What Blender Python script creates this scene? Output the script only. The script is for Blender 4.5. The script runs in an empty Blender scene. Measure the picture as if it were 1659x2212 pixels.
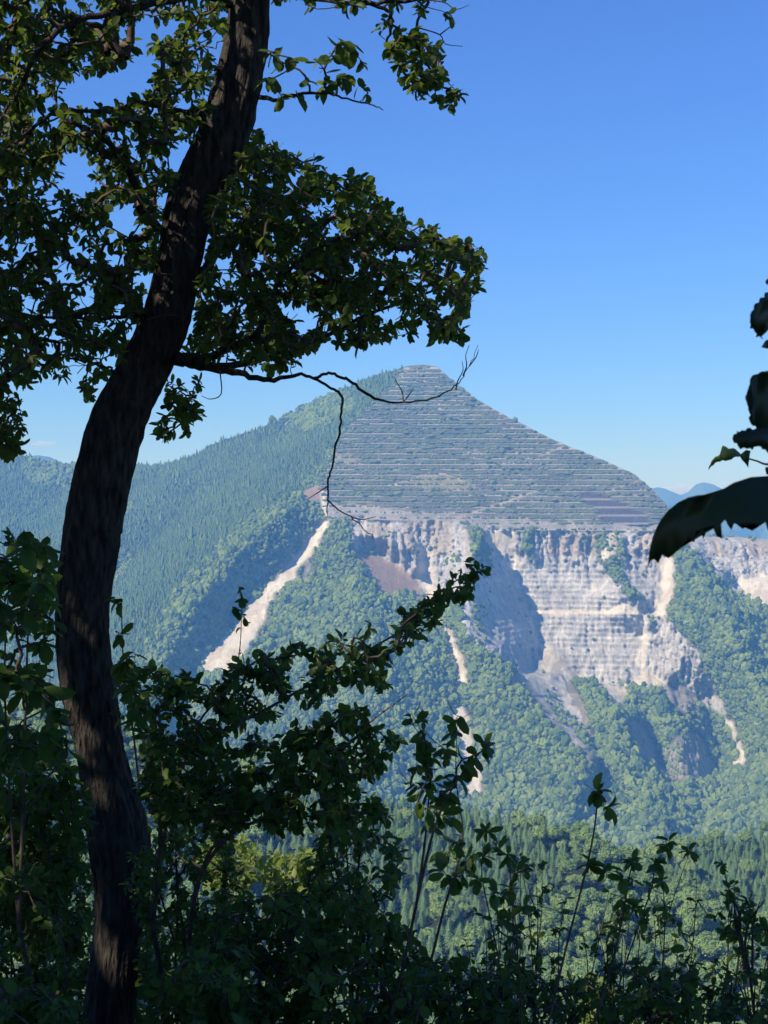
import bpy, bmesh, math, random
import numpy as np
from mathutils import Vector, Matrix, geometry

random.seed(7)
rng = np.random.default_rng(7)
sc = bpy.context.scene
COL = sc.collection

# ------------------------------------------------------------------ camera, sky, sun, exposure
F, CU, CV = 3212.0, 829.5, 1106.0          # focal length and centre used to measure positions
cam_d = bpy.data.cameras.new('camera')
cam_d.sensor_fit = 'HORIZONTAL'
cam_d.sensor_width = 36.0
cam_d.lens = 36.0 * F / 1659.0
cam_d.clip_start = 0.05
cam_d.clip_end = 60000.0
cam_d.dof.use_dof = True
cam_d.dof.focus_distance = 60.0
cam_d.dof.aperture_fstop = 48.0
cam = bpy.data.objects.new('camera', cam_d)
cam.rotation_euler = (math.radians(90), 0, 0)
COL.objects.link(cam)
sc.camera = cam

SUN_AZ, SUN_EL = 55.0, 41.0                # degrees left of straight behind the camera; height
a_, e_ = math.radians(SUN_AZ), math.radians(SUN_EL)
SUN = Vector((-math.sin(a_) * math.cos(e_), -math.cos(a_) * math.cos(e_), math.sin(e_)))
world = bpy.data.worlds.new('World')
sc.world = world
world.use_nodes = True
wn = world.node_tree
bg = wn.nodes['Background']
sky = wn.nodes.new('ShaderNodeTexSky')
sky.sky_type = 'NISHITA'
sky.sun_disc = False
sky.sun_elevation = e_
sky.sun_rotation = math.atan2(SUN.x, SUN.y)
sky.altitude = 900
sky.air_density = 1.3
sky.dust_density = 0.0
sky.ozone_density = 8.0
tint = wn.nodes.new('ShaderNodeMix'); tint.data_type = 'RGBA'; tint.blend_type = 'MULTIPLY'
tint.inputs['Factor'].default_value = 1.0
tint.inputs['B'].default_value = (0.46, 0.65, 1.07, 1)          # the camera's deep-blue rendering of a clear sky
wn.links.new(sky.outputs['Color'], tint.inputs['A'])
wn.links.new(tint.outputs['Result'], bg.inputs['Color'])
bg.inputs['Strength'].default_value = 0.088
sun_d = bpy.data.lights.new('sun', 'SUN')
sun_d.energy = 4.6
sun_d.angle = math.radians(0.5)
sun_d.color = (1.0, 0.95, 0.87)
sun = bpy.data.objects.new('sun', sun_d)
sun.rotation_euler = (-SUN).to_track_quat('-Z', 'Y').to_euler()
COL.objects.link(sun)
vs = sc.view_settings
vs.view_transform = 'Standard'
vs.look = 'None'
vs.exposure = 0.8
vs.gamma = 1.0
vs.use_curve_mapping = False
sc.render.engine = 'CYCLES'
cy = sc.cycles
cy.use_denoising = True
cy.max_bounces = 6
cy.diffuse_bounces = 2
cy.glossy_bounces = 1
cy.transmission_bounces = 3
cy.transparent_max_bounces = 6
cy.volume_bounces = 0
cy.use_adaptive_sampling = True
cy.caustics_reflective = False
cy.caustics_refractive = False


# ------------------------------------------------------------------ helpers
def P(u, v, d):
    return np.array([(u - CU) / F * d, d, -(v - CV) / F * d])


def hash2(ix, iy, seed):
    h = (ix.astype(np.int64) * 374761393 + iy.astype(np.int64) * 668265263 + seed * 1442695041) & 0x7fffffff
    h = ((h ^ (h >> 13)) * 1274126177) & 0x7fffffff
    return ((h ^ (h >> 16)) & 0xffff) / 65535.0


def vnoise(x, y, seed=0):
    x = np.asarray(x, float); y = np.asarray(y, float)
    ix = np.floor(x); iy = np.floor(y)
    fx = x - ix; fy = y - iy
    fx = fx * fx * fx * (fx * (fx * 6 - 15) + 10)
    fy = fy * fy * fy * (fy * (fy * 6 - 15) + 10)
    a = hash2(ix, iy, seed); b = hash2(ix + 1, iy, seed)
    c = hash2(ix, iy + 1, seed); d = hash2(ix + 1, iy + 1, seed)
    return (a * (1 - fx) + b * fx) * (1 - fy) + (c * (1 - fx) + d * fx) * fy * 1.0 - 0.5


def fbm(x, y, seed=0, octv=4, gain=0.5):
    s = 0.0; a = 1.0
    for o in range(octv):
        s = s + a * vnoise(x * 2 ** o + 17.3 * o, y * 2 ** o - 9.1 * o, seed + o)
        a *= gain
    return s


def inpoly(U, V, poly):
    m = np.zeros(U.shape, bool)
    n = len(poly)
    for i in range(n):
        x1, y1 = poly[i]; x2, y2 = poly[(i + 1) % n]
        if y1 == y2:
            continue
        c = ((y1 > V) != (y2 > V)) & (U < (x2 - x1) * (V - y1) / (y2 - y1) + x1)
        m ^= c
    return m


def mesh_np(name, verts, faces, smooth=False):
    me = bpy.data.meshes.new(name)
    verts = np.asarray(verts, np.float32)
    faces = np.asarray(faces, np.int32)
    k = faces.shape[1]
    me.vertices.add(len(verts)); me.vertices.foreach_set('co', verts.ravel())
    me.loops.add(faces.size); me.loops.foreach_set('vertex_index', faces.ravel())
    me.polygons.add(len(faces))
    me.polygons.foreach_set('loop_start', np.arange(0, faces.size, k, dtype=np.int32))
    me.polygons.foreach_set('loop_total', np.full(len(faces), k, np.int32))
    if smooth:
        me.polygons.foreach_set('use_smooth', np.ones(len(faces), bool))
    me.update(calc_edges=True)
    me.validate()
    return me


def obj(name, me, mat=None, parent=None, loc=None, label=None, cat=None, group=None, kind=None):
    o = bpy.data.objects.new(name, me)
    if mat is not None and me is not None and len(me.materials) == 0:
        me.materials.append(mat)
    COL.objects.link(o)
    if parent is not None:
        o.parent = parent
    if loc is not None:
        o.location = loc
    if label: o['label'] = label
    if cat: o['category'] = cat
    if group: o['group'] = group
    if kind: o['kind'] = kind
    return o


def empty(name, loc, label, cat, group=None):
    o = bpy.data.objects.new(name, None)
    o.empty_display_size = 0.2
    COL.objects.link(o)
    o.location = loc
    o['label'] = label; o['category'] = cat
    if group: o['group'] = group
    return o


# ------------------------------------------------------------------ materials
def new_mat(name):
    m = bpy.data.materials.new(name)
    m.use_nodes = True
    nt = m.node_tree
    b = nt.nodes['Principled BSDF']
    b.inputs['Specular IOR Level'].default_value = 0.2
    b.inputs['Roughness'].default_value = 0.85
    return m, nt, b


def leaf_mat(name, c1, c2, transl=0.3, rough=0.45, tcol=(0.25, 0.35, 0.04), spec=0.3, scale=3.0, use_obj=True):
    m, nt, b = new_mat(name)
    N = nt.nodes; L = nt.links
    ramp = N.new('ShaderNodeMix'); ramp.data_type = 'RGBA'
    ramp.inputs['A'].default_value = (*c1, 1); ramp.inputs['B'].default_value = (*c2, 1)
    geo = N.new('ShaderNodeNewGeometry')
    nz = N.new('ShaderNodeTexNoise'); nz.inputs['Scale'].default_value = scale; nz.inputs['Detail'].default_value = 2
    L.new(geo.outputs['Position'], nz.inputs['Vector'])
    oi = N.new('ShaderNodeObjectInfo')
    add = N.new('ShaderNodeMath'); add.operation = 'ADD'
    ri = N.new('ShaderNodeMath'); ri.operation = 'MULTIPLY'; ri.inputs[1].default_value = 0.5
    L.new(geo.outputs['Random Per Island'], ri.inputs[0])
    if use_obj:
        ri2 = N.new('ShaderNodeMath'); ri2.operation = 'ADD'
        ob = N.new('ShaderNodeMath'); ob.operation = 'MULTIPLY'; ob.inputs[1].default_value = 0.8
        L.new(oi.outputs['Random'], ob.inputs[0])
        L.new(ri.outputs[0], ri2.inputs[0]); L.new(ob.outputs[0], ri2.inputs[1])
        s = ri2
    else:
        s = ri
    mr = N.new('ShaderNodeMapRange'); mr.inputs['From Min'].default_value = 0.3; mr.inputs['From Max'].default_value = 0.7
    mr.inputs['To Min'].default_value = -0.3; mr.inputs['To Max'].default_value = 0.3
    L.new(nz.outputs['Fac'], mr.inputs['Value'])
    L.new(s.outputs[0], add.inputs[0]); L.new(mr.outputs[0], add.inputs[1])
    add.use_clamp = True
    L.new(add.outputs[0], ramp.inputs['Factor'])
    L.new(ramp.outputs['Result'], b.inputs['Base Color'])
    b.inputs['Roughness'].default_value = rough
    b.inputs['Specular IOR Level'].default_value = spec
    if transl > 0:
        tr = N.new('ShaderNodeBsdfTranslucent'); tr.inputs['Color'].default_value = (*tcol, 1)
        mx = N.new('ShaderNodeMixShader'); mx.inputs['Fac'].default_value = transl
        out = N['Material Output']
        L.new(b.outputs[0], mx.inputs[1]); L.new(tr.outputs[0], mx.inputs[2])
        L.new(mx.outputs[0], out.inputs['Surface'])
    return m


def terrain_mat(name):
    """vertex colour 'ground' (what the ground is made of) broken up by procedural noise"""
    m, nt, b = new_mat(name)
    N = nt.nodes; L = nt.links
    at = N.new('ShaderNodeAttribute'); at.attribute_name = 'ground'
    geo = N.new('ShaderNodeNewGeometry')
    n1 = N.new('ShaderNodeTexNoise'); n1.inputs['Scale'].default_value = 0.06; n1.inputs['Detail'].default_value = 8
    n1.inputs['Roughness'].default_value = 0.7
    mp = N.new('ShaderNodeMapping'); mp.inputs['Scale'].default_value = (1.0, 1.0, 0.45)
    L.new(geo.outputs['Position'], mp.inputs['Vector']); L.new(mp.outputs[0], n1.inputs['Vector'])
    mr = N.new('ShaderNodeMapRange'); mr.inputs['From Min'].default_value = 0.3; mr.inputs['From Max'].default_value = 0.7
    mr.inputs['To Min'].default_value = 0.62; mr.inputs['To Max'].default_value = 1.3
    L.new(n1.outputs['Fac'], mr.inputs['Value'])
    mul = N.new('ShaderNodeVectorMath'); mul.operation = 'SCALE'
    n2 = N.new('ShaderNodeTexNoise'); n2.inputs['Scale'].default_value = 0.2; n2.inputs['Detail'].default_value = 5; n2.inputs['Roughness'].default_value = 0.85
    mp2 = N.new('ShaderNodeMapping'); mp2.inputs['Scale'].default_value = (1.0, 0.6, 0.3)
    L.new(geo.outputs['Position'], mp2.inputs['Vector']); L.new(mp2.outputs[0], n2.inputs['Vector'])
    mr2 = N.new('ShaderNodeMapRange'); mr2.inputs['From Min'].default_value = 0.3; mr2.inputs['From Max'].default_value = 0.7
    mr2.inputs['To Min'].default_value = 0.6; mr2.inputs['To Max'].default_value = 1.35
    L.new(n2.outputs['Fac'], mr2.inputs['Value'])
    mm = N.new('ShaderNodeMath'); mm.operation = 'MULTIPLY'
    L.new(mr.outputs[0], mm.inputs[0]); L.new(mr2.outputs[0], mm.inputs[1])
    mxn = N.new('ShaderNodeMix'); mxn.data_type = 'FLOAT'; mxn.inputs['A'].default_value = 1.0
    L.new(at.outputs['Alpha'], mxn.inputs['Factor']); L.new(mm.outputs[0], mxn.inputs['B'])
    L.new(at.outputs['Color'], mul.inputs[0]); L.new(mxn.outputs['Result'], mul.inputs['Scale'])
    L.new(mul.outputs[0], b.inputs['Base Color'])
    bp = N.new('ShaderNodeBump'); bp.inputs['Strength'].default_value = 1.0; bp.inputs['Distance'].default_value = 8.0
    bs = N.new('ShaderNodeMath'); bs.operation = 'ADD'
    L.new(n1.outputs['Fac'], bs.inputs[0]); L.new(n2.outputs['Fac'], bs.inputs[1])
    L.new(bs.outputs[0], bp.inputs['Height']); L.new(bp.outputs[0], b.inputs['Normal'])
    b.inputs['Roughness'].default_value = 0.95
    b.inputs['Specular IOR Level'].default_value = 0.1
    return m


def plain_mat(name, c1, c2, scale=4.0, rough=0.9, bump=0.0, stretch=(1, 1, 1), bdist=0.02, detail=6):
    m, nt, b = new_mat(name)
    N = nt.nodes; L = nt.links
    tc = N.new('ShaderNodeTexCoord')
    mp = N.new('ShaderNodeMapping'); mp.inputs['Scale'].default_value = stretch
    nz = N.new('ShaderNodeTexNoise'); nz.inputs['Scale'].default_value = scale; nz.inputs['Detail'].default_value = detail
    L.new(tc.outputs['Object'], mp.inputs['Vector']); L.new(mp.outputs[0], nz.inputs['Vector'])
    mr = N.new('ShaderNodeMapRange'); mr.inputs['From Min'].default_value = 0.33; mr.inputs['From Max'].default_value = 0.67
    L.new(nz.outputs['Fac'], mr.inputs['Value'])
    mx = N.new('ShaderNodeMix'); mx.data_type = 'RGBA'
    mx.inputs['A'].default_value = (*c1, 1); mx.inputs['B'].default_value = (*c2, 1)
    L.new(mr.outputs[0], mx.inputs['Factor']); L.new(mx.outputs['Result'], b.inputs['Base Color'])
    b.inputs['Roughness'].default_value = rough
    if bump > 0:
        bp = N.new('ShaderNodeBump'); bp.inputs['Strength'].default_value = bump; bp.inputs['Distance'].default_value = bdist
        L.new(nz.outputs['Fac'], bp.inputs['Height']); L.new(bp.outputs[0], b.inputs['Normal'])
    return m


M_TERRAIN = terrain_mat('mountain_ground')
M_BARK = plain_mat('bark', (0.012, 0.010, 0.009), (0.066, 0.054, 0.040), scale=34, bump=1.0, stretch=(1, 1, 0.24), bdist=0.06, detail=10)
M_TWIG = plain_mat('twig_bark', (0.05, 0.035, 0.025), (0.12, 0.085, 0.06), scale=30)
M_LEAF = leaf_mat('tree_leaf', (0.018, 0.036, 0.010), (0.044, 0.068, 0.016), spec=0.12, transl=0.3)
M_LEAF2 = leaf_mat('shrub_leaf', (0.026, 0.048, 0.009), (0.055, 0.09, 0.014), spec=0.15, transl=0.3, tcol=(0.16, 0.3, 0.05))
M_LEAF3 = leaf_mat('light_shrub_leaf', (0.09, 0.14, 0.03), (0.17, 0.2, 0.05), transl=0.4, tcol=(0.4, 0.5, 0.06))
M_BROAD_FAR = leaf_mat('far_broadleaf', (0.026, 0.060, 0.020), (0.135, 0.185, 0.045), transl=0, rough=0.9, scale=0.02, spec=0.1)
M_CONIF_FAR = leaf_mat('far_conifer', (0.046, 0.094, 0.030), (0.105, 0.165, 0.045), transl=0, rough=0.9, scale=0.010, spec=0.1)
M_SHRUB_FAR = leaf_mat('terrace_shrub', (0.05, 0.08, 0.03), (0.10, 0.13, 0.045), transl=0, rough=0.9, scale=0.02, spec=0.1)
M_BROAD = leaf_mat('ridge_broadleaf', (0.085, 0.15, 0.05), (0.20, 0.28, 0.085), transl=0.2, rough=0.7, scale=0.02, spec=0.2, tcol=(0.2, 0.3, 0.05))
M_CONIF = leaf_mat('ridge_conifer', (0.075, 0.14, 0.06), (0.14, 0.22, 0.085), transl=0.2, rough=0.7, scale=0.02, spec=0.2, tcol=(0.16, 0.26, 0.06))
M_SOIL = plain_mat('soil', (0.03, 0.022, 0.014), (0.075, 0.055, 0.032), scale=5, bump=0.5)


# ------------------------------------------------------------------ relief from break lines (ridges, gullies, edges)
def densify(line, step=14.0):
    out = []
    for (u0, v0, d0), (u1, v1, d1) in zip(line[:-1], line[1:]):
        n = max(1, int(math.hypot(u1 - u0, v1 - v0) / step))
        for i in range(n):
            t = i / n
            out.append((u0 + (u1 - u0) * t, v0 + (v1 - v0) * t, 1 / ((1 - t) / d0 + t / d1)))
    out.append(line[-1])
    return out


def tin(lines, us, vs_):
    """triangulate the break lines and sample inverse distance on a grid"""
    pts = []
    for l in lines:
        pts += densify(l) if len(l) > 1 else l
    pts = np.array(pts)
    r = geometry.delaunay_2d_cdt([Vector((p[0], p[1])) for p in pts], [], [], 0, 1e-4)
    vv, faces, orig = r[0], r[2], r[3]
    inv = np.array([1.0 / pts[o[0]][2] for o in orig])
    xy = np.array([(p.x, p.y) for p in vv])
    G = np.full((len(vs_), len(us)), np.nan)
    for f in faces:
        a, b, c = xy[f[0]], xy[f[1]], xy[f[2]]
        den = (b[1] - c[1]) * (a[0] - c[0]) + (c[0] - b[0]) * (a[1] - c[1])
        if abs(den) < 1e-9:
            continue
        i0 = np.searchsorted(us, min(a[0], b[0], c[0]) - 1e-6); i1 = np.searchsorted(us, max(a[0], b[0], c[0]) + 1e-6)
        j0 = np.searchsorted(vs_, min(a[1], b[1], c[1]) - 1e-6); j1 = np.searchsorted(vs_, max(a[1], b[1], c[1]) + 1e-6)
        if i1 <= i0 or j1 <= j0:
            continue
        U, V = np.meshgrid(us[i0:i1], vs_[j0:j1])
        w0 = ((b[1] - c[1]) * (U - c[0]) + (c[0] - b[0]) * (V - c[1])) / den
        w1 = ((c[1] - a[1]) * (U - c[0]) + (a[0] - c[0]) * (V - c[1])) / den
        w2 = 1 - w0 - w1
        m = (w0 > -1e-6) & (w1 > -1e-6) & (w2 > -1e-6)
        sub = G[j0:j1, i0:i1]
        sub[m] = (w0 * inv[f[0]] + w1 * inv[f[1]] + w2 * inv[f[2]])[m]
    return G


def blur(A, n, r=1):
    for _ in range(n):
        p = np.pad(A, r, mode='edge')
        A = sum(p[i:i + A.shape[0], r:-r] for i in range(2 * r + 1)) / (2 * r + 1)
        p = np.pad(A, r, mode='edge')
        A = sum(p[r:-r, i:i + A.shape[1]] for i in range(2 * r + 1)) / (2 * r + 1)
    return A


def grid_faces(nr, nc):
    i = np.arange(nr * nc).reshape(nr, nc)
    return np.stack([i[:-1, :-1].ravel(), i[1:, :-1].ravel(), i[1:, 1:].ravel(), i[:-1, 1:].ravel()], 1)


def set_colour(me, name, rgb, alpha=None):
    at = me.color_attributes.new(name, 'FLOAT_COLOR', 'POINT')
    c = np.ones((len(rgb), 4), np.float32); c[:, :3] = rgb
    if alpha is not None: c[:, 3] = alpha
    at.data.foreach_set('color', c.ravel())


# ---- the terraced mountain
SIL = [(-200, 945, 4300), (-100, 958, 4250), (0, 972, 4200), (32, 979, 4180), (60, 988, 4150), (99, 1004, 4100), (172, 1003, 4050),
       (250, 1008, 4000), (297, 1004, 3970), (327, 1009, 3950), (365, 1001, 3920), (415, 988, 3890), (450, 964, 3850), (490, 948, 3810),
       (560, 926, 3780), (620, 897, 3740), (700, 861, 3700), (780, 823, 3650), (840, 804, 3620), (880, 791, 3600),
       (918, 787, 3595), (945, 792, 3580), (975, 818, 3550), (1030, 863, 3500), (1100, 902, 3422), (1200, 952, 3355),
       (1300, 992, 3300), (1370, 1024, 3255), (1410, 1057, 3215), (1450, 1100, 3165), (1475, 1143, 3150), (1490, 1156, 3140),
       (1520, 1158, 3200), (1600, 1160, 3250), (1659, 1166, 3300), (1900, 1172, 3380)]
LINES = [SIL,
    # rib between the terraces and the forest
    [(895, 800, 3575), (830, 850, 3490), (760, 910, 3400), (720, 960, 3330), (700, 1010, 3250), (688, 1050, 3180), (640, 1087, 3110),
     (580, 1130, 3020), (520, 1180, 2945), (470, 1240, 2875), (420, 1300, 2815), (370, 1380, 2745), (340, 1440, 2675), (310, 1520, 2570)],
    [(760, 862, 3590), (650, 960, 3450), (560, 1050, 3300), (450, 1150, 3130), (350, 1250, 2980), (270, 1340, 2850), (200, 1420, 2740)],
    [(640, 915, 3730), (520, 1010, 3620), (400, 1115, 3470), (300, 1205, 3330), (220, 1290, 3180), (130, 1380, 3020)],
    [(440, 985, 3830), (330, 1080, 3600), (240, 1160, 3430), (150, 1230, 3270), (50, 1330, 3070), (-60, 1430, 2900)],
    [(172, 1040, 4000), (100, 1110, 3820), (0, 1200, 3600), (-120, 1280, 3400)],
    # landslide gully
    [(695, 1122, 3120), (680, 1140, 3110), (648, 1185, 3070), (604, 1232, 3015), (558, 1280, 2965), (515, 1325, 2915), (478, 1370, 2860), (432, 1430, 2800),
     (405, 1490, 2740), (380, 1560, 2670), (355, 1650, 2580)],
    # wooded buttress right of the landslide
    [(715, 1118, 3080), (735, 1150, 3020), (752, 1190, 2955), (770, 1240, 2890), (790, 1310, 2810), (800, 1380, 2735), (808, 1460, 2655), (800, 1560, 2570), (790, 1660, 2490), (780, 1760, 2420)],
    # quarry floor / top of the cliffs
    [(760, 1122, 3098), (870, 1127, 3094), (960, 1123, 3094), (1000, 1128, 3090), (1050, 1146, 3074), (1170, 1148, 3074), (1300, 1148, 3072), (1420, 1150, 3066)],
    [(770, 1132, 3080), (870, 1136, 3086), (950, 1132, 3070)],
    # bowl and chute
    [(764, 1150, 3015), (844, 1162, 2990), (875, 1196, 2960), (896, 1228, 2955)],
    [(800, 1185, 3065), (850, 1215, 3040), (900, 1262, 3000)],
    [(915, 1165, 3085), (912, 1205, 3060), (920, 1250, 3020), (930, 1290, 2965), (950, 1340, 2900), (980, 1400, 2825), (990, 1450, 2775), (984, 1500, 2735), (1003, 1560, 2680),
     (1015, 1620, 2625), (1020, 1700, 2560), (1028, 1780, 2490)],
    [(955, 1150, 3050), (962, 1200, 3020), (950, 1262, 2985)],
    # spur left of the big quarry face, then wooded spur below
    [(1003, 1133, 3050), (1022, 1152, 2985), (1031, 1194, 2915), (1014, 1243, 2860), (1004, 1318, 2765), (1008, 1375, 2705),
     (1060, 1432, 2680), (1130, 1498, 2630), (1200, 1560, 2580), (1280, 1620, 2535), (1350, 1690, 2485), (1420, 1760, 2435)],
    # gully under the face
    [(1052, 1158, 3085), (1065, 1200, 3085), (1098, 1222, 3082), (1113, 1256, 3072), (1140, 1308, 3050), (1156, 1352, 3030), (1165, 1395, 3005), (1150, 1442, 2900),
     (1190, 1505, 2790), (1250, 1572, 2715), (1300, 1640, 2640), (1360, 1720, 2560)],
    # the face
    [(1250, 1284, 3042), (1250, 1322, 3026), (1215, 1400, 3000), (1245, 1460, 2965), (1330, 1481, 2950), (1400, 1478, 2940), (1470, 1480, 2935)],
    [(1180, 1240, 3068), (1320, 1245, 3052)],
    [(1392, 1322, 3015), (1380, 1400, 2985)],
    # lower spurs with cliffs on their right flanks
    [(1245, 1466, 2925), (1300, 1492, 2830), (1345, 1550, 2740), (1372, 1605, 2680), (1405, 1680, 2610), (1455, 1735, 2560), (1500, 1790, 2500)],
    [(1335, 1490, 2945), (1375, 1540, 2880), (1412, 1600, 2885), (1424, 1658, 2830), (1470, 1720, 2650), (1520, 1770, 2570)],
    [(1414, 1486, 2915), (1438, 1530, 2820), (1460, 1590, 2745), (1472, 1660, 2665), (1482, 1700, 2630)],
    [(1478, 1486, 2935), (1512, 1530, 2900), (1545, 1600, 2905), (1550, 1665, 2845), (1560, 1710, 2680)],
    [(1500, 1450, 2915), (1540, 1500, 2930), (1577, 1556, 2870), (1611, 1630, 2790), (1590, 1680, 2730)],
    # right edge of the face
    [(1298, 1158, 3050), (1330, 1250, 3000), (1362, 1290, 2985), (1400, 1350, 2965)],
    [(1370, 1170, 3060), (1400, 1250, 3040), (1420, 1311, 3000), (1440, 1360, 2960)],
    [(1447, 1200, 3060), (1438, 1278, 3010), (1430, 1325, 2985)],
    [(1450, 1168, 3060), (1478, 1205, 2970), (1530, 1268, 2890), (1565, 1340, 2820), (1600, 1420, 2760), (1640, 1500, 2700), (1680, 1570, 2640), (1740, 1680, 2560)],
    [(1470, 1380, 2940), (1500, 1440, 2900)],
    [(1505, 1168, 3130), (1580, 1172, 3150), (1659, 1176, 3180), (1900, 1180, 3250)],
    [(1540, 1210, 3080), (1600, 1225, 3080), (1659, 1220, 3090), (1780, 1230, 3100)],
    [(1580, 1270, 3040), (1620, 1300, 3000), (1659, 1320, 2960), (1720, 1400, 2880)],
    [(1640, 1400, 2860), (1659, 1440, 2830), (1720, 1520, 2750)],
    [(-200, 1500, 2750), (0, 1500, 2730), (150, 1500, 2640)],
    [(-200, 1860, 2350), (300, 1860, 2330), (700, 1860, 2330), (1100, 1860, 2380), (1400, 1860, 2350), (1659, 1860, 2380), (1900, 1860, 2400)],
]

us = np.arange(-190, 1851, 3.2)
vs_ = np.concatenate([np.arange(770, 1165, 1.35), np.arange(1165, 1500, 2.0), np.arange(1500, 1856, 3.4)])
G = tin(LINES, us, vs_)
U, V = np.meshgrid(us, vs_)
sil_u = np.array([p[0] for p in SIL]); sil_v = np.array([p[1] for p in SIL]); sil_d = np.array([p[2] for p in SIL])
VS = np.interp(us, sil_u, sil_v) + 1.6 * fbm(us / 22.0, us * 0, 31, 3)
DS = np.interp(us, sil_u, sil_d)
GS = np.tile(1 / DS, (len(vs_), 1))
bad = np.isnan(G) | (V < VS[None, :])
G[bad] = GS[bad]
G = blur(G, 3, 2)
D = 1 / G
X = (U - CU) / F * D
Z = -(V - CV) / F * D

# --- what the ground is made of (polygons measured on the slope; edges broken by noise)
wu = U + 15 * fbm(U / 16, V / 16, 3, 4, .65); wv = V + 15 * fbm(U / 16, V / 16, 8, 4, .65)
def reg(poly, w=1.0):
    return inpoly(U + (wu - U) * w, V + (wv - V) * w, poly)
TERR = reg([(890, 770), (935, 770), (1500, 1090), (1500, 1152), (1420, 1150), (1060, 1148), (1000, 1130), (870, 1128), (770, 1122), (700, 1120), (690, 1050), (722, 965), (760, 912), (830, 850)], 0.6)
BARE = reg([(700, 1085), (760, 1090), (860, 1100), (960, 1112), (1060, 1118), (1250, 1130), (1500, 1130), (1500, 1156), (1420, 1152), (1060, 1150), (1000, 1132), (700, 1124)])
STEPS = inpoly(U, V, [(1248, 1060), (1305, 1066), (1330, 1084), (1352, 1086), (1362, 1100), (1392, 1104), (1402, 1119), (1402, 1136), (1300, 1130), (1285, 1100), (1258, 1085)])
PALE = (reg([(868, 1040), (930, 1024), (990, 1030), (1030, 1056), (960, 1060), (880, 1052)])
        | reg([(722, 978), (760, 980), (768, 1000), (722, 1004)]) )
ROCKF = (reg([(1045, 1146), (1440, 1150), (1450, 1200), (1420, 1300), (1450, 1340), (1500, 1400), (1520, 1440), (1540, 1480), (1570, 1540), (1540, 1535), (1500, 1490), (1470, 1476),
              (1340, 1482), (1360, 1540), (1345, 1530), (1300, 1490), (1240, 1460), (1220, 1490), (1270, 1580), (1290, 1640), (1240, 1600), (1180, 1530), (1120, 1460), (1070, 1420), (1000, 1372),
              (1000, 1300), (1012, 1240), (1030, 1190), (1020, 1150)])
         | reg([(1490, 1155), (1900, 1165), (1900, 1290), (1660, 1320), (1600, 1295), (1560, 1260), (1520, 1215), (1480, 1180)])
         | reg([(765, 1124), (870, 1130), (960, 1124), (1005, 1130), (1030, 1150), (1000, 1290), (950, 1300), (935, 1315), (900, 1270), (860, 1230), (800, 1196), (768, 1180), (755, 1150)]))
GREEN_ON_ROCK = (reg([(1285, 1160), (1330, 1150), (1350, 1190), (1345, 1250), (1375, 1280), (1390, 1300), (1365, 1300), (1330, 1260), (1295, 1220)])
                 | reg([(1005, 1132), (1045, 1150), (1060, 1190), (1035, 1215), (1020, 1180)])
                 | reg([(1130, 1152), (1150, 1152), (1150, 1200), (1135, 1215), (1128, 1180)]))
SAND = (reg([(688, 1050), (705, 1060), (706, 1120), (700, 1130), (690, 1060)], .4) | reg([(692, 1122), (712, 1118), (690, 1165), (655, 1215), (620, 1260), (580, 1310), (572, 1340), (545, 1385), (520, 1425), (490, 1458), (462, 1462),
                (436, 1442), (466, 1400), (500, 1360), (535, 1315), (590, 1255), (640, 1195), (675, 1150)], 0.85)
        | reg([(905, 1190), (930, 1185), (940, 1270), (952, 1330), (975, 1370), (998, 1410), (1004, 1462), (994, 1500), (984, 1498), (988, 1450), (976, 1400), (948, 1350), (925, 1320), (918, 1270), (900, 1220)], 0.85)
        | reg([(975, 1528), (1002, 1524), (1015, 1570), (1030, 1620), (1040, 1665), (1038, 1715), (1008, 1715), (1003, 1650), (985, 1600), (978, 1560)], 0.85)
        | reg([(1422, 1205), (1450, 1200), (1458, 1240), (1455, 1290), (1432, 1330), (1418, 1320), (1430, 1270)], 0.85)
        | reg([(1562, 1537), (1576, 1545), (1590, 1582), (1612, 1618), (1609, 1640), (1590, 1655), (1566, 1661), (1592, 1638), (1601, 1621), (1581, 1588)], 0.85)
        | reg([(1310, 1150), (1335, 1150), (1325, 1195), (1300, 1215), (1295, 1195)], 0.5)
        | reg([(1052, 1150), (1120, 1150), (1110, 1175), (1125, 1215), (1095, 1200), (1070, 1195)], 0.8)
        | reg([(1150, 1318), (1392, 1316), (1392, 1328), (1150, 1327)], 0.3)
        | reg([(1160, 1390), (1192, 1400), (1230, 1440), (1258, 1462), (1215, 1458), (1168, 1452), (1178, 1420)], 0.3)
        | reg([(1370, 1478), (1395, 1446), (1430, 1468), (1440, 1480)], 0.3)
        | reg([(1305, 1326), (1345, 1298), (1390, 1325)], 0.2)
        | reg([(1362, 1320), (1390, 1320), (1400, 1400), (1385, 1450), (1372, 1440), (1385, 1390)], 0.5)
        | reg([(1600, 1250), (1660, 1240), (1900, 1250), (1900, 1290), (1640, 1305), (1615, 1285)], 0.8)
        | reg([(1300, 1482), (1350, 1486), (1350, 1510), (1330, 1530)], 0.5))
SAND = SAND & ((blur(SAND.astype(float), 1, 1) > 0.5) | ROCKF)
PINK = reg([(764, 1187), (800, 1200), (845, 1212), (880, 1232), (906, 1256), (906, 1300), (876, 1272), (838, 1286), (856, 1342), (832, 1290), (792, 1243)], 0.7) | reg([(655, 1065), (688, 1042), (692, 1075), (665, 1085)], .6)
ROADS = np.zeros(U.shape, bool)
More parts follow.
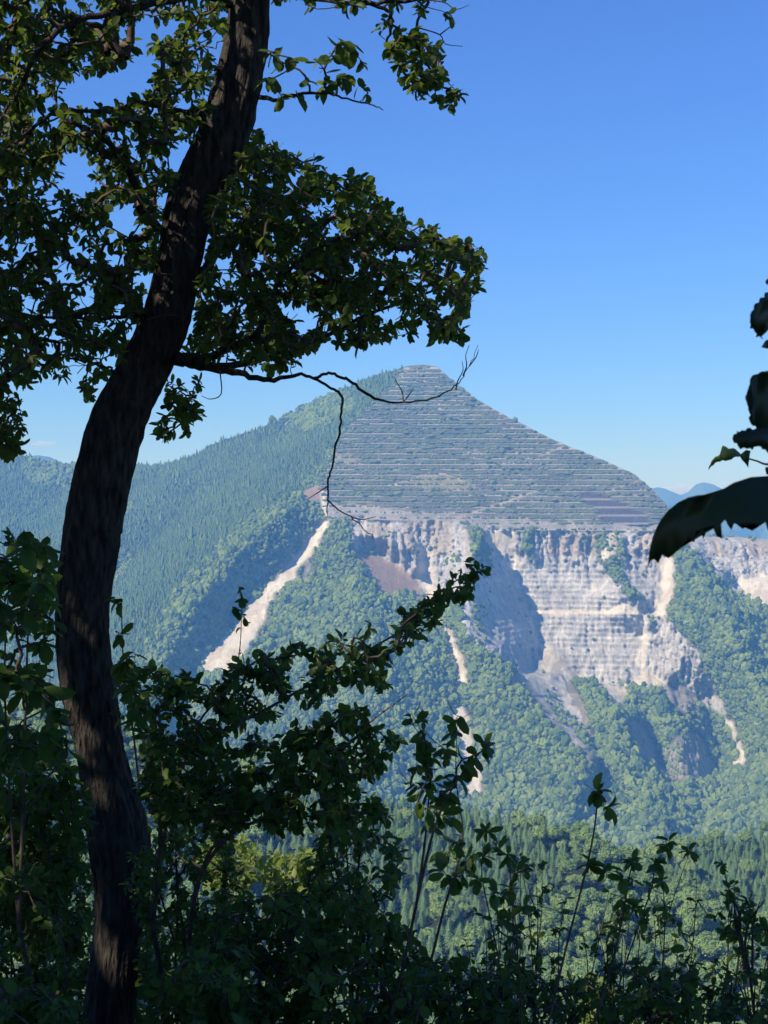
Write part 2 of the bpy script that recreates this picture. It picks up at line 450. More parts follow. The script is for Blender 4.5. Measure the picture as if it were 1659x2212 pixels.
for ln, w in (([(1165, 986), (1195, 972), (1222, 964)], 1.6), ([(985, 1118), (1050, 1098), (1105, 1080), (1160, 1061)], 2.0), ([(1310, 1062), (1345, 1050), (1378, 1040)], 1.6),
              ([(1000, 982), (1030, 972)], 1.2), ([(702, 1100), (760, 1088), (840, 1108)], 1.5), ([(845, 1050), (900, 1030), (960, 1024), (1000, 1040)], 1.6)):
    for (a, b), (c, d2) in zip(ln[:-1], ln[1:]):
        t = np.clip(((U - a) * (c - a) + (V - b) * (d2 - b)) / ((c - a) ** 2 + (d2 - b) ** 2), 0, 1)
        ROADS |= np.hypot(U - a - t * (c - a), V - b - t * (d2 - b)) < w
GRAYSCREE = reg([(1105, 1462), (1160, 1436), (1226, 1470), (1252, 1520), (1268, 1570), (1290, 1645), (1250, 1618), (1190, 1556)], 0.7)
CLIFFLOW = (reg([(1350, 1555), (1378, 1560), (1415, 1610), (1422, 1662), (1400, 1650), (1372, 1600)], .5) | reg([(1420, 1640), (1460, 1590), (1480, 1570), (1520, 1600), (1545, 1660), (1520, 1682), (1440, 1685)], .6)
            | reg([(1425, 1480), (1480, 1485), (1520, 1530), (1500, 1545), (1455, 1530)], .8) | reg([(680, 1210), (655, 1255), (640, 1275), (660, 1225)], 0.5))
SPOTS = (vnoise(U / 13, V / 22, 91) > 0.33) & inpoly(U, V, [(1480, 1200), (1659, 1300), (1659, 1560), (1560, 1480)])
CONIF = inpoly(U, V, [(-200, 930), (700, 850), (900, 780), (830, 850), (760, 905), (700, 990), (640, 1060), (540, 1110), (470, 1180), (380, 1280), (330, 1380), (250, 1480), (-200, 1500)])
ROCKF &= ~GREEN_ON_ROCK
rockish = ROCKF | SAND | PINK | CLIFFLOW | GRAYSCREE | ROADS | STEPS
APRON = (blur((SAND | PINK | GRAYSCREE).astype(float), 4, 2) > 0.12 + 0.5 * np.clip(vnoise(U / 9, V / 12, 610) + .2, 0, 1)) & ~TERR & ~ROCKF
rock_near = blur((rockish & ~SAND | (SAND & (vnoise(U / 6, V / 8, 620) > -.42))).astype(float), 1, 1) > .3
rock_near |= blur((GRAYSCREE | CLIFFLOW).astype(float), 3, 2) > 0.22 + .3 * vnoise(U / 8, V / 8, 650)
rock_near |= APRON & (vnoise(U / 5, V / 6, 630) > -.05)
rock_near_old = blur(rockish.astype(float), 2, 1) > 0.2 + 0.35 * vnoise(U / 7, V / 7, 600)
forest = ~(TERR | rock_near)

# --- relief: terraces, cliff fluting, slope roughness
def stair(frac, riser, rise_part):
    return np.where(frac < riser, frac * rise_part / riser, rise_part + (frac - riser) / (1 - riser) * (1 - rise_part))
H = 12.0
zj = Z + 2.4 * fbm(X / 110, Z / 50, 12, 3, .5)
zs = zj / H
fr = zs - np.floor(zs)
mT = blur((TERR | STEPS).astype(float), 2, 1)
HS = 17.2
zS = Z / HS + 0.36
frS = zS - np.floor(zS)
mS = blur(STEPS.astype(float), 1, 1)
off = (mT * (1 - mS)) * (stair(fr, 0.78, 0.14) - fr) * H / 0.72 + mS * (stair(frS, 0.84, 0.1) - frS) * HS / 0.72
# quarry face benches
H2 = 10.5
z2 = (Z + 2.5 * fbm(X / 60, Z / 40, 15, 3)) / H2
f2 = z2 - np.floor(z2)
face = blur(inpoly(U, V, [(1050, 1160), (1420, 1160), (1400, 1320), (1395, 1470), (1240, 1465), (1165, 1400), (1000, 1370), (1010, 1250), (1060, 1210)]).astype(float), 6, 3)
amp = face * np.clip((V - 1195) / 50, 0.0, 1) * (1 - 0.9 * blur(SAND.astype(float), 2, 1))
off += amp * (stair(f2, 0.7, 0.15) - f2) * H2 / 2.3
# two broad working benches and the scree heaps on them
for vb, wd, u0, u1 in ((1284, 9, 1140, 1370), (1321, 14, 1150, 1400), (1403, 8, 1170, 1390)):
    off -= 0.6 * wd * np.clip((V - vb) / 6, 0, 1) * np.exp(-np.clip(V - vb, 0, 999) / 45) * blur(((U > u0) & (U < u1)).astype(float), 2, 3)
for cu, cv0, cv1, hw, pr in ((1348, 1298, 1327, 44, 16), (1190, 1392, 1462, 55, 34), (1396, 1446, 1480, 42, 22), (1280, 1092, 1124, 42, 10)):
    t = np.clip((V - cv0) / (cv1 - cv0), 0, 1)
    inside = np.clip(1 - np.abs(U - cu) / (hw * t + 1e-3), 0, 1) * np.clip(1 - (V - cv1) / 40, 0, 1)
    off -= pr * np.sqrt(inside) * t
rock_w = blur((ROCKF | CLIFFLOW).astype(float), 3, 2)
flute = fbm(X / 26, Z / 95 + D / 300, 41, 5, 0.6)
sandw = blur((SAND | GRAYSCREE | PINK).astype(float), 2, 1)
rock_w = rock_w * (1 - 0.85 * sandw)
off += rock_w * (1 - 0.72 * amp) * (12 * flute + 46 * np.abs(flute) - 9 + 16 * np.abs(fbm(X / 10, Z / 30, 47, 4, 0.65)))
off += rock_w * -14 * np.abs(fbm(X / 60 + Z / 160, Z / 130, 53, 2))
fw = blur(forest.astype(float), 3, 2)
off += fw * (44 * fbm(X / 120 + Z / 240, (Z + 0.5 * D) / 190, 61, 4, 0.55) + 8 * fbm(X / 22, (Z + D) / 24, 67, 2))
sw = blur((SAND | PINK | GRAYSCREE).astype(float), 2, 1)
off += sw * 3 * fbm(X / 14, Z / 40, 71, 3)
# crest keeps its measured line
edge = np.clip((V - VS[None, :]) / 14, 0, 1)
D2 = D + off * (0.25 + 0.75 * edge)
Vm = V.copy()
step = np.gradient(vs_)[:, None]
near = (V < VS[None, :]) & (V >= VS[None, :] - step)
above = (V < VS[None, :]) & ~near
Vm[near] = np.broadcast_to(VS, V.shape)[near]
Dm = D2.copy()
Dm[near] = np.broadcast_to(DS, V.shape)[near]
X2 = (U - CU) / F * Dm
Y2 = Dm.copy()
Z2 = -(Vm - CV) / F * Dm
# the far side of the mountain falls away behind the crest
back = np.where(above, VS[None, :] - V, 0)
DSb = np.broadcast_to(DS, V.shape)
db = DSb + back * 3.4
ZSb = -(np.broadcast_to(VS, V.shape) - CV) / F * DSb
X2 = np.where(above, (U - CU) / F * DSb, X2)
Y2 = np.where(above, db, Y2)
Z2 = np.where(above, np.maximum(ZSb - 0.62 * (db - DSb), -590), Z2)
verts = np.stack([X2, Y2, Z2], -1)

colr = np.empty(U.shape + (3,))
colr[:] = (0.050, 0.062, 0.030)
nlo = fbm(X / 90, Z / 60, 77, 3)[..., None]
def paint(mask, c, var=0.25):
    m = blur(mask.astype(float), 1, 1)[..., None]
    global colr
    colr = colr * (1 - m) + m * np.array(c) * (1 + var * nlo)
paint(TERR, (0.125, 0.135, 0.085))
paint(TERR & (V > 990) & (vnoise(X / 60, Z / 25, 300) > -.1), (0.17, 0.17, 0.15))
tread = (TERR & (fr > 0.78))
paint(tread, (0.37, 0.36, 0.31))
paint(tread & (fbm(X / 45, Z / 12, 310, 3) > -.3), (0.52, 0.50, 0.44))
paint(BARE & TERR, (0.36, 0.345, 0.315))
paint(PALE, (0.30, 0.29, 0.17))
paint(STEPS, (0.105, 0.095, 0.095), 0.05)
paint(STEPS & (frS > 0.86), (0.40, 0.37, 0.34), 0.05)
paint(CLIFFLOW, (0.30, 0.29, 0.27))
paint(GRAYSCREE, (0.33, 0.315, 0.29))
paint(ROCKF, (0.50, 0.495, 0.485))
paint(ROCKF & (V < 1200) & (vnoise(X / 25, Z / 60, 88) > -0.05), (0.45, 0.40, 0.325))
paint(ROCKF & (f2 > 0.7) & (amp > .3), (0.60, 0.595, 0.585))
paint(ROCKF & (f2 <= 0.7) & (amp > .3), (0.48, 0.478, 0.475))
paint(GREEN_ON_ROCK, (0.13, 0.14, 0.085))
paint(APRON & ~SAND, (0.26, 0.235, 0.17), .3)
paint(SAND, (0.72, 0.68, 0.59), 0.15)
paint(SAND & (fbm(U / 14 + V / 40, V / 30, 640, 3) > .12), (0.58, 0.52, 0.42), 0.15)
paint(PINK, (0.34, 0.255, 0.185), 0.25)
paint(ROADS, (0.46, 0.40, 0.31), 0.1)
paint(SPOTS, (0.36, 0.34, 0.29), 0.2)
me = mesh_np('mountain', verts.reshape(-1, 3), grid_faces(*U.shape), smooth=False)
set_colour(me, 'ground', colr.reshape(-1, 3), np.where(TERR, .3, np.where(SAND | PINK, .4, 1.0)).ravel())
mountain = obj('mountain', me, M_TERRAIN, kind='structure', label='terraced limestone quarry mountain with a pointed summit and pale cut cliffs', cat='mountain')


# ------------------------------------------------------------------ far woods: one mass each, instanced trees
def blob_mesh(name, seed, sub=3, sx=1.0, sz=1.0, lump=0.35):
    bm = bmesh.new()
    bmesh.ops.create_icosphere(bm, subdivisions=sub, radius=1.0)
    r = random.Random(seed)
    cs = [Vector((r.gauss(0, 1), r.gauss(0, 1), r.gauss(0.3, 0.8))).normalized() for _ in range(12)]
    for v in bm.verts:
        n = v.co.normalized()
        k = 0.70 + lump * max(max(0.0, (n.dot(c) - 0.6) / 0.4) ** 0.7 for c in cs) + r.uniform(-0.15, 0.15)
        v.co = Vector((n.x * k * sx, n.y * k * sx, (n.z * k + 0.75) * sz))
    me = bpy.data.meshes.new(name); bm.to_mesh(me); bm.free()
    return me


def cone_mesh(name, seed, tiers=6, sides=9):
    r = random.Random(seed)
    bm = bmesh.new()
    for t in range(tiers):
        z0 = 0.25 + t * 2.6 / tiers; z1 = z0 + 2.6 / tiers * 1.9
        rad = 0.72 * (1 - t / (tiers + 0.6)) + 0.06
        top = bm.verts.new((r.uniform(-.04, .04), r.uniform(-.04, .04), z1))
        ring = []
        for i in range(sides):
            a = 2 * math.pi * (i + r.uniform(-.3, .3)) / sides
            k = rad * (r.uniform(0.62, 0.8) if i % 2 else r.uniform(0.95, 1.15))
            ring.append(bm.verts.new((math.cos(a) * k, math.sin(a) * k, z0 + r.uniform(-.12, .12))))
        for i in range(sides):
            bm.faces.new((ring[i], ring[(i + 1) % sides], top))
    me = bpy.data.meshes.new(name); bm.to_mesh(me); bm.free()
    return me


def proto_collection(name, meshes, mat):
    c = bpy.data.collections.new(name)
    for i, me in enumerate(meshes):
        me.materials.append(mat)
        o = bpy.data.objects.new(name + '_' + str(i), me)
        c.objects.link(o)
    return c


def scatter(name, pts, scales, coll, label, cat, turn=6.28):
    me = bpy.data.meshes.new(name)
    n = len(pts)
    me.vertices.add(n); me.vertices.foreach_set('co', np.asarray(pts, np.float32).ravel())
    a = me.attributes.new('tree_scale', 'FLOAT_VECTOR', 'POINT'); a.data.foreach_set('vector', np.asarray(scales, np.float32).ravel())
    rot = np.zeros((n, 3), np.float32); rot[:, 2] = rng.uniform(-turn, turn, n); rot[:, 0] = rng.normal(0, .05, n)
    a = me.attributes.new('tree_turn', 'FLOAT_VECTOR', 'POINT'); a.data.foreach_set('vector', rot.ravel())
    o = obj(name, me, None, label=label, cat=cat, kind='stuff')
    ng = bpy.data.node_groups.new(name + '_nodes', 'GeometryNodeTree')
    ng.interface.new_socket('Geometry', in_out='INPUT', socket_type='NodeSocketGeometry')
    ng.interface.new_socket('Geometry', in_out='OUTPUT', socket_type='NodeSocketGeometry')
    N = ng.nodes; L = ng.links
    gi = N.new('NodeGroupInput'); go = N.new('NodeGroupOutput')
    ip = N.new('GeometryNodeInstanceOnPoints')
    ci = N.new('GeometryNodeCollectionInfo'); ci.inputs['Collection'].default_value = coll
    ci.inputs['Separate Children'].default_value = True; ci.inputs['Reset Children'].default_value = True
    s = N.new('GeometryNodeInputNamedAttribute'); s.data_type = 'FLOAT_VECTOR'; s.inputs['Name'].default_value = 'tree_scale'
    t = N.new('GeometryNodeInputNamedAttribute'); t.data_type = 'FLOAT_VECTOR'; t.inputs['Name'].default_value = 'tree_turn'
    L.new(gi.outputs[0], ip.inputs['Points']); L.new(ci.outputs[0], ip.inputs['Instance'])
    ip.inputs['Pick Instance'].default_value = True
    L.new(s.outputs[0], ip.inputs['Scale']); L.new(t.outputs[0], ip.inputs['Rotation'])
    L.new(ip.outputs[0], go.inputs[0])
    md = o.modifiers.new('trees', 'NODES'); md.node_group = ng
    return o


C_BROAD = proto_collection('broadleaf_kinds', [blob_mesh('broadleaf_a', 1), blob_mesh('broadleaf_b', 2, sz=1.15), blob_mesh('broadleaf_c', 3, sx=1.1, sz=.85), blob_mesh('broadleaf_d', 4)], M_BROAD_FAR)
C_CONIF = proto_collection('conifer_kinds', [cone_mesh('conifer_a', 1), cone_mesh('conifer_b', 2, 5), cone_mesh('conifer_c', 3, 7)], M_CONIF_FAR)
C_SHRUB = proto_collection('shrub_kinds', [blob_mesh('shrub_a', 11, 2), blob_mesh('shrub_b', 12, 2, sz=1.2), blob_mesh('shrub_c', 13, 2, sx=1.2, sz=.8)], M_SHRUB_FAR)

# sample by true surface area
def surf_samples(verts, weight, dens):
    """verts grid (r,c,3), weight per cell (r-1,c-1), dens per m2"""
    a = verts[:-1, :-1]; b = verts[1:, :-1]; c = verts[1:, 1:]; d = verts[:-1, 1:]
    area = 0.5 * (np.linalg.norm(np.cross(b - a, c - a), axis=-1) + np.linalg.norm(np.cross(c - a, d - a), axis=-1))
    lam = np.clip(area, 0, 400) * weight * dens
    n = rng.poisson(lam)
    jj, ii = np.nonzero(n)
    rep = n[jj, ii]
    jj = np.repeat(jj, rep); ii = np.repeat(ii, rep)
    s = rng.random(len(jj))[:, None]; t = rng.random(len(jj))[:, None]
    p = (a[jj, ii] * (1 - s) + d[jj, ii] * s) * (1 - t) + (b[jj, ii] * (1 - s) + c[jj, ii] * s) * t
    return p, jj, ii

cell = lambda m: m[:-1, :-1].astype(float)
vis = ~above
wB = cell(forest & ~CONIF & vis)
p, jj, ii = surf_samples(verts, wB, 0.038)
s = rng.lognormal(0, 0.38, len(p)) * 3.05
s = s * np.where(V[jj, ii] > 1250, 1.1, 0.85)
sc3 = np.stack([s, s, s * rng.uniform(.9, 1.35, len(p))], 1)
p[:, 2] -= 1.0
scatter('broadleaf_wood', p, sc3, C_BROAD, 'broadleaf wood covering the spurs and gullies below the quarry', 'forest')
wC = cell(forest & CONIF & vis)
mixn = fbm(X / 150, Z / 120, 99, 2)
p, jj, ii = surf_samples(verts, wC * (cell(mixn < 0.27)), 0.048)
s = rng.lognormal(0, 0.34, len(p)) * 2.85
sc3 = np.stack([s, s, s * rng.uniform(.5, .95, len(p))], 1)
scatter('conifer_wood', p, sc3, C_CONIF, 'dark conifer plantation on the left flank of the mountain', 'forest')
pb, jj, ii = surf_samples(verts, wC * (cell(mixn >= 0.24)), 0.028)
s = rng.lognormal(0, 0.25, len(pb)) * 3.8
scatter('pale_wood_patch', pb, np.stack([s, s, s * 1.1], 1), C_BROAD, 'pale broadleaf patches among the conifers on the left flank', 'forest')
# rows of shrubs planted on the terraces
veg = fbm(X / 70, Z / 40, 105, 3)
wT = TERR & (V > VS[None, :] + 5) & ~STEPS & ~ROADS & vis & (fr > 0.86) & (V < 1146)
dens = np.clip(0.95 + 1.1 * veg, 0.0, 1.3) * np.where(BARE, 0.16, 1.0) * np.where(PALE, .2, 1.0)
p, jj, ii = surf_samples(verts, cell(wT) * dens[:-1, :-1], 0.13)
s = rng.lognormal(0, 0.32, len(p)) * 1.65
scatter('terrace_planting', p, np.stack([s * 1.5, s, s * rng.uniform(.7, 1.5, len(p))], 1), C_SHRUB, 'rows of shrubs planted along the terraces of the summit pyramid', 'shrubs', turn=.25)
# scrub on the cliffs
cl = (ROCKF | CLIFFLOW | GREEN_ON_ROCK) & vis & ~SAND
wS = cl * np.clip((vnoise(X / 35, Z / 45, 120) - 0.12) * 3, 0, 1) * np.where(GREEN_ON_ROCK, 3, np.where((U > 1060) & (U < 1400) & (V > 1160) & (V < 1475), 0.04, 0.55)) + 0.5 * (GREEN_ON_ROCK & vis)
p, jj, ii = surf_samples(verts, wS[:-1, :-1], 0.02)
s = rng.lognormal(0, 0.35, len(p)) * 2.6
scatter('cliff_scrub', p, np.stack([s, s, s * rng.uniform(.8, 1.2, len(p))], 1), C_BROAD, 'scattered scrub clinging to the limestone cliffs', 'shrubs')
print('mountain', verts.shape)

# ------------------------------------------------------------------ distant ridges, valley floor
def far_ridge(name, prof, d, depth, label, colour, seed):
    uu = np.arange(prof[0][0], prof[-1][0] + 1, 4.0)
    vt = np.interp(uu, [p[0] for p in prof], [p[1] for p in prof]) + 0.8 * fbm(uu / 15, uu * 0, seed, 3)
    rows = []
    nt = 40
    for t in np.linspace(-1, 1, nt):
        dd = d + depth * t
        zt = -(vt - CV) / F * d
        h = zt + 595
        z = -595 + h * (1 - abs(t)) ** 1.0
        x = (uu - CU) / F * d
        w = (1 - abs(t)) * abs(t) * 4
        dx = fbm(x / 300, t * 3 + x * 0, seed + 5, 4)
        rows.append(np.stack([x, np.full_like(uu, dd) + dx * 500 * w, z + w * 160 * dx], 1))
    vv = np.array(rows)
    me = mesh_np(name, vv.reshape(-1, 3), grid_faces(*vv.shape[:2]))
    set_colour(me, 'ground', np.tile(colour, (len(me.vertices), 1)))
    return obj(name, me, M_TERRAIN, kind='structure', label=label, cat='mountain')

far_ridge('distant_ridge', [(-300, 1010), (-100, 1000), (20, 990), (60, 979), (82, 975), (107, 979), (146, 996), (180, 997), (300, 1020), (420, 1050)], 8600, 1200,
          'blue distant peak behind the saddle at the left edge', (0.05, 0.07, 0.04), 5)
far_ridge('distant_massif', [(1300, 1070), (1380, 1056), (1420, 1046), (1436, 1050), (1470, 1066), (1490, 1058), (1506, 1040), (1520, 1036), (1540, 1041), (1570, 1056), (1620, 1082), (1700, 1110), (1900, 1150)], 10800, 1300,
          'pale blue distant massif beyond the right shoulder of the mountain', (0.05, 0.07, 0.04), 9)
gv = [(-6500, -2500, -600), (6500, -2500, -600), (6500, 12600, -600), (-6500, 12600, -600)]
obj('ground', mesh_np('ground', gv, [(0, 1, 2, 3)]), plain_mat('valley_floor', (0.05, 0.07, 0.03), (0.09, 0.1, 0.05), scale=0.004), kind='structure')

# ------------------------------------------------------------------ near wooded hillside beyond the camera's slope
TT = 40    # the trees stand this much above the crest line
SIL2 = [(-250, 1480, 900), (100, 1515, 880), (300, 1545, 860), (450, 1595, 850), (600, 1655, 840), (800, 1700, 830), (980, 1722, 820), (1030, 1735, 815),
        (1150, 1752, 800), (1250, 1785, 785), (1350, 1832, 780), (1390, 1842, 820), (1480, 1800, 900), (1600, 1776, 930), (1659, 1770, 940), (1950, 1750, 980)]
SIL2 = [(u, v + TT, d) for u, v, d in SIL2]
LINES2 = [SIL2,
    [(1150, 1850, 745), (1280, 1880, 725), (1380, 1935, 695), (1480, 2005, 665), (1560, 2085, 625), (1640, 2210, 580)],
    [(1440, 1900, 800), (1500, 1950, 770), (1600, 2020, 720), (1700, 2090, 680), (1900, 2150, 650)],
    [(150, 1900, 700), (600, 1950, 690), (900, 1960, 690), (1050, 1990, 660)],
    [(1180, 2060, 630), (1330, 2140, 610)],
    [(-250, 2330, 530), (300, 2330, 530), (800, 2330, 525), (1200, 2330, 515), (1600, 2330, 525), (1950, 2330, 540)]]
us2 = np.arange(-240, 1941, 10.0); vs2 = np.arange(1510, 2325, 6.0)
G2 = tin(LINES2, us2, vs2)
Ub, Vb = np.meshgrid(us2, vs2)
VS2 = np.interp(us2, [p[0] for p in SIL2], [p[1] for p in SIL2]); DS2 = np.interp(us2, [p[0] for p in SIL2], [p[2] for p in SIL2])
ab = (Vb < VS2[None, :])
GS2 = np.broadcast_to(1 / DS2, Ub.shape)
G2[np.isnan(G2) | ab] = GS2[np.isnan(G2) | ab]
G2 = blur(G2, 2, 1)
Db = 1 / G2
nr2 = (Vb >= VS2[None, :] - 6) & ab
ab2 = ab & ~nr2
Vb2 = np.where(nr2, VS2[None, :], Vb)
Db = np.where(nr2, DS2[None, :], Db)
Xb = (Ub - CU) / F * Db; Zb = -(Vb2 - CV) / F * Db; Yb = Db + 6 * fbm(Xb / 40, Zb / 40, 200, 3) * (~ab)
DSx = np.broadcast_to(DS2, Ub.shape)
bk = np.where(ab2, (VS2[None, :] - Vb) * 2.2, 0)
Xb = np.where(ab2, (Ub - CU) / F * DSx, Xb)
Yb = np.where(ab2, DSx + bk, Yb)
Zb = np.where(ab2, -(VS2[None, :] - CV) / F * DSx - 0.55 * bk, Zb)
vb = np.stack([Xb, Yb, Zb], -1)
me = mesh_np('near_hill', vb.reshape(-1, 3), grid_faces(*Ub.shape))
set_colour(me, 'ground', np.tile((0.045, 0.055, 0.026), (len(me.vertices), 1)))
obj('near_hill', me, M_TERRAIN, kind='structure', label='wooded foothill below the mountain', cat='hill')


def join_parts(parts):
    vs0 = []; fs0 = []; o = 0
    for v, f in parts:
        vs0.append(v); fs0.append(f + o); o += len(v)
    return np.concatenate(vs0), np.concatenate(fs0)


def leaf_quads(pts, nrm, size, r, jit=0.55):
    """small tilted leaf-clump faces: pts (n,3), normals (n,3)"""
    n = len(pts)
    nn = nrm + r.normal(0, jit, (n, 3)); nn /= np.linalg.norm(nn, axis=1)[:, None]
    t = np.cross(nn, r.normal(0, 1, (n, 3))); t /= np.linalg.norm(t, axis=1)[:, None]
    b = np.cross(nn, t)
    s = (size * r.uniform(.6, 1.4, n))[:, None]
    q = np.stack([pts - t * s, pts - b * s * .7 + nn * s * .15, pts + t * s, pts + b * s * .7 + nn * s * .15], 1)
    return q.reshape(-1, 3), np.arange(4 * n).reshape(-1, 4)


def broad_crown(name, seed, n=1700, size=0.3):
    r = np.random.default_rng(seed)
    k = 13
    c = r.normal(0, 1, (k, 3)); c /= np.linalg.norm(c, axis=1)[:, None]
    c = c * r.uniform(1.4, 2.7, (k, 1)) * np.array([1, 1, 0.85]); c[:, 2] = np.abs(c[:, 2]) * .9 - .5
    rad = r.uniform(1.1, 1.9, k)
    w = r.integers(0, k, n)
    d = r.normal(0, 1, (n, 3)); d[:, 2] += 0.35; d /= np.linalg.norm(d, axis=1)[:, None]
    p = c[w] + d * rad[w][:, None] * r.uniform(.8, 1.05, (n, 1))
    p[:, 2] += 5.6
    vq, fq = leaf_quads(p, d, size, r, .5)
    parts = [(vq, np.concatenate([fq[:, [0, 1, 2]], fq[:, [0, 2, 3]]]))]
    bm = bmesh.new(); bmesh.ops.create_icosphere(bm, subdivisions=2, radius=1.0)
    iv = np.array([v.co for v in bm.verts]); it = np.array([[v.index for v in f.verts] for f in bm.faces]); bm.free()
    for j in range(k):
        vv = iv * (rad[j] * r.uniform(.55, .95, (len(iv), 1))) + c[j]
        vv[:, 2] += 5.6
        parts.append((vv, it))
    v0, f0 = join_parts(parts)
    return mesh_np(name, v0, f0)


def conifer_crown(name, seed, n=1300, size=0.27):
    r = np.random.default_rng(seed)
    h = r.random(n) ** 0.75
    rad = (1 - h) ** 0.62 * 3.2 + 0.12
    a = r.uniform(0, 6.283, n)
    br = 0.75 + 0.35 * np.sin(a * 5 + h * 40)
    rr = rad * np.clip(br, .4, 1.1) * r.uniform(.55, 1.0, n)
    p = np.stack([np.cos(a) * rr, np.sin(a) * rr, 1.2 + h * 9.0 - 0.25 * rr], 1)
    d = np.stack([np.cos(a), np.sin(a), np.full(n, 0.9)], 1)
    vq, fq = leaf_quads(p, d, size * np.sqrt(1.15 - h), r, .45)
    parts = [(vq, np.concatenate([fq[:, [0, 1, 2]], fq[:, [0, 2, 3]]]))]
    sd = 11
    for t in range(9):
        z0 = 0.9 + t * 1.0; rd = ((1 - t / 9.4) ** .7) * 2.5
        ang = np.arange(sd) * 2 * math.pi / sd + r.uniform(-.2, .2, sd)
        rr_ = rd * np.where(np.arange(sd) % 2, r.uniform(.4, .7, sd), r.uniform(.75, 1.05, sd))
        vv = np.concatenate([np.stack([np.cos(ang) * rr_, np.sin(ang) * rr_, z0 + r.uniform(-.25, .25, sd)], 1), [[0, 0, z0 + 2.3]]])
        ff = np.array([(i, (i + 1) % sd, sd) for i in range(sd)])
        parts.append((vv, ff))
    v0, f0 = join_parts(parts)
    return mesh_np(name, v0, f0)


def tube_rings(pts, rad, sides=6, seed=0, rough=0.0):
    """one tapered tube along a polyline -> verts, quads"""
    pts = np.asarray(pts, float); rad = np.asarray(rad, float)
    n = len(pts)
    tan = np.gradient(pts, axis=0); tan /= (np.linalg.norm(tan, axis=1)[:, None] + 1e-9)
    ref = np.array([0.3, 1.0, 0.2]) if abs(tan[0] @ np.array([0.3, 1, .2])) < .95 else np.array([1.0, 0, 0])
    vsx = []
    aa = np.arange(sides) * 2 * math.pi / sides
    for i in range(n):
        s = np.cross(tan[i], ref); s /= np.linalg.norm(s) + 1e-9
        t = np.cross(s, tan[i])
        vsx.append(pts[i] + rad[i] * (np.cos(aa)[:, None] * s + np.sin(aa)[:, None] * t))
    v = np.concatenate(vsx)
    i = np.arange(n * sides).reshape(n, sides)
    q = np.stack([i[:-1], np.roll(i[:-1], -1, 1), np.roll(i[1:], -1, 1), i[1:]], -1).reshape(-1, 4)
    return v, q


def smooth_line(pts, sub=6):
    """Catmull-Rom through the points"""
    p = np.asarray(pts, float)
    p = np.concatenate([[2 * p[0] - p[1]], p, [2 * p[-1] - p[-2]]])
    out = []
    for i in range(1, len(p) - 2):
        for t in np.arange(sub) / sub:
            out.append(0.5 * (2 * p[i] + (p[i + 1] - p[i - 1]) * t + (2 * p[i - 1] - 5 * p[i] + 4 * p[i + 1] - p[i + 2]) * t * t
                              + (3 * p[i] - p[i - 1] - 3 * p[i + 1] + p[i + 2]) * t ** 3))
    out.append(p[-2])
    return np.array(out)


tv, tq = tube_rings([(0, 0, -1.5), (0.1, 0, 2), (0, .1, 6)], [.28, .22, .1], 7)
ME_TRUNK = mesh_np('trunk', tv, tq); ME_TRUNK.materials.append(M_BARK)
BC = [broad_crown('crown', 20 + i) for i in range(4)]
CC = [conifer_crown('crown', 40 + i) for i in range(3)]
for m_ in BC: m_.materials.append(M_BROAD)
for m_ in CC: m_.materials.append(M_CONIF)
wh = cell(~ab2)
pn, jj, ii = surf_samples(vb, wh, 0.045)
con = inpoly(Ub, Vb, [(1420, 1780), (1950, 1740), (1950, 2100), (1600, 2000), (1440, 1920)]) | inpoly(Ub, Vb, [(560, 1660), (1000, 1720), (1060, 1760), (1230, 1860), (1150, 2000), (1180, 2330), (520, 2330)]) | (fbm(Xb / 50, Zb / 30, 210, 2) > .3)
isc = con[jj, ii] ^ (rng.random(len(jj)) < .12)
# keep trees a natural distance apart
keep = []
gridc = {}
order = rng.permutation(len(pn))
for k in order:
    x, y = pn[k, 0], pn[k, 1]
    rmin = 3.2 if isc[k] else 4.7
    cx, cy_ = int(x // 5), int(y // 5)
    ok = True
    for a in (-1, 0, 1):
        for b in (-1, 0, 1):
            for q in gridc.get((cx + a, cy_ + b), ()):
                if (q[0] - x) ** 2 + (q[1] - y) ** 2 < rmin * rmin:
                    ok = False
    if ok:
        keep.append(k); gridc.setdefault((cx, cy_), []).append((x, y))
keep = np.array(keep)
pn = pn[keep]; isc = isc[keep]
un = pn[:, 0] / pn[:, 1] * F + CU; vn = -pn[:, 2] / pn[:, 1] * F + CV
# the individual trees: nearest ones in the open part of the view
score = pn[:, 1] + np.where((un > 860) & (un < 1680) & (vn < 2230), 0, 5000)
order = np.argsort(score)
single = np.zeros(len(pn), bool)
cnt = {True: 0, False: 0}
for k in order:
    c = bool(isc[k])
    if cnt[c] < 170 and score[k] < 5000:
        single[k] = True; cnt[c] += 1
print('near trees', len(pn), cnt)
for k in np.nonzero(single)[0]:
    c = bool(isc[k])
    e = empty('conifer_tree' if c else 'broadleaf_tree', pn[k].tolist(),
              'tall pointed conifer in the sunlit wood on the foothill slope' if c else 'round crowned broadleaf tree in the sunlit wood on the foothill slope', 'tree',
              'conifers on the foothill' if c else 'broadleaf trees on the foothill')
    s = rng.uniform(.6, 1.2) * (1.0 if c else 1.4)
    e.scale = (s, s, s * (rng.uniform(.65, 1.05) if c else rng.uniform(.85, 1.2))); e.rotation_euler = (0, 0, rng.uniform(0, 6.28))
    obj('trunk', ME_TRUNK, parent=e)
    obj('crown', CC[rng.integers(0, 3)] if c else BC[rng.integers(0, 4)], parent=e)
def protos(name, mes):
    c = bpy.data.collections.new(name)
    for i, m_ in enumerate(mes):
        c.objects.link(bpy.data.objects.new(name + str(i), m_))
    return c
C_NB = protos('ridge_broadleaf_kinds', BC); C_NC = protos('ridge_conifer_kinds', CC)
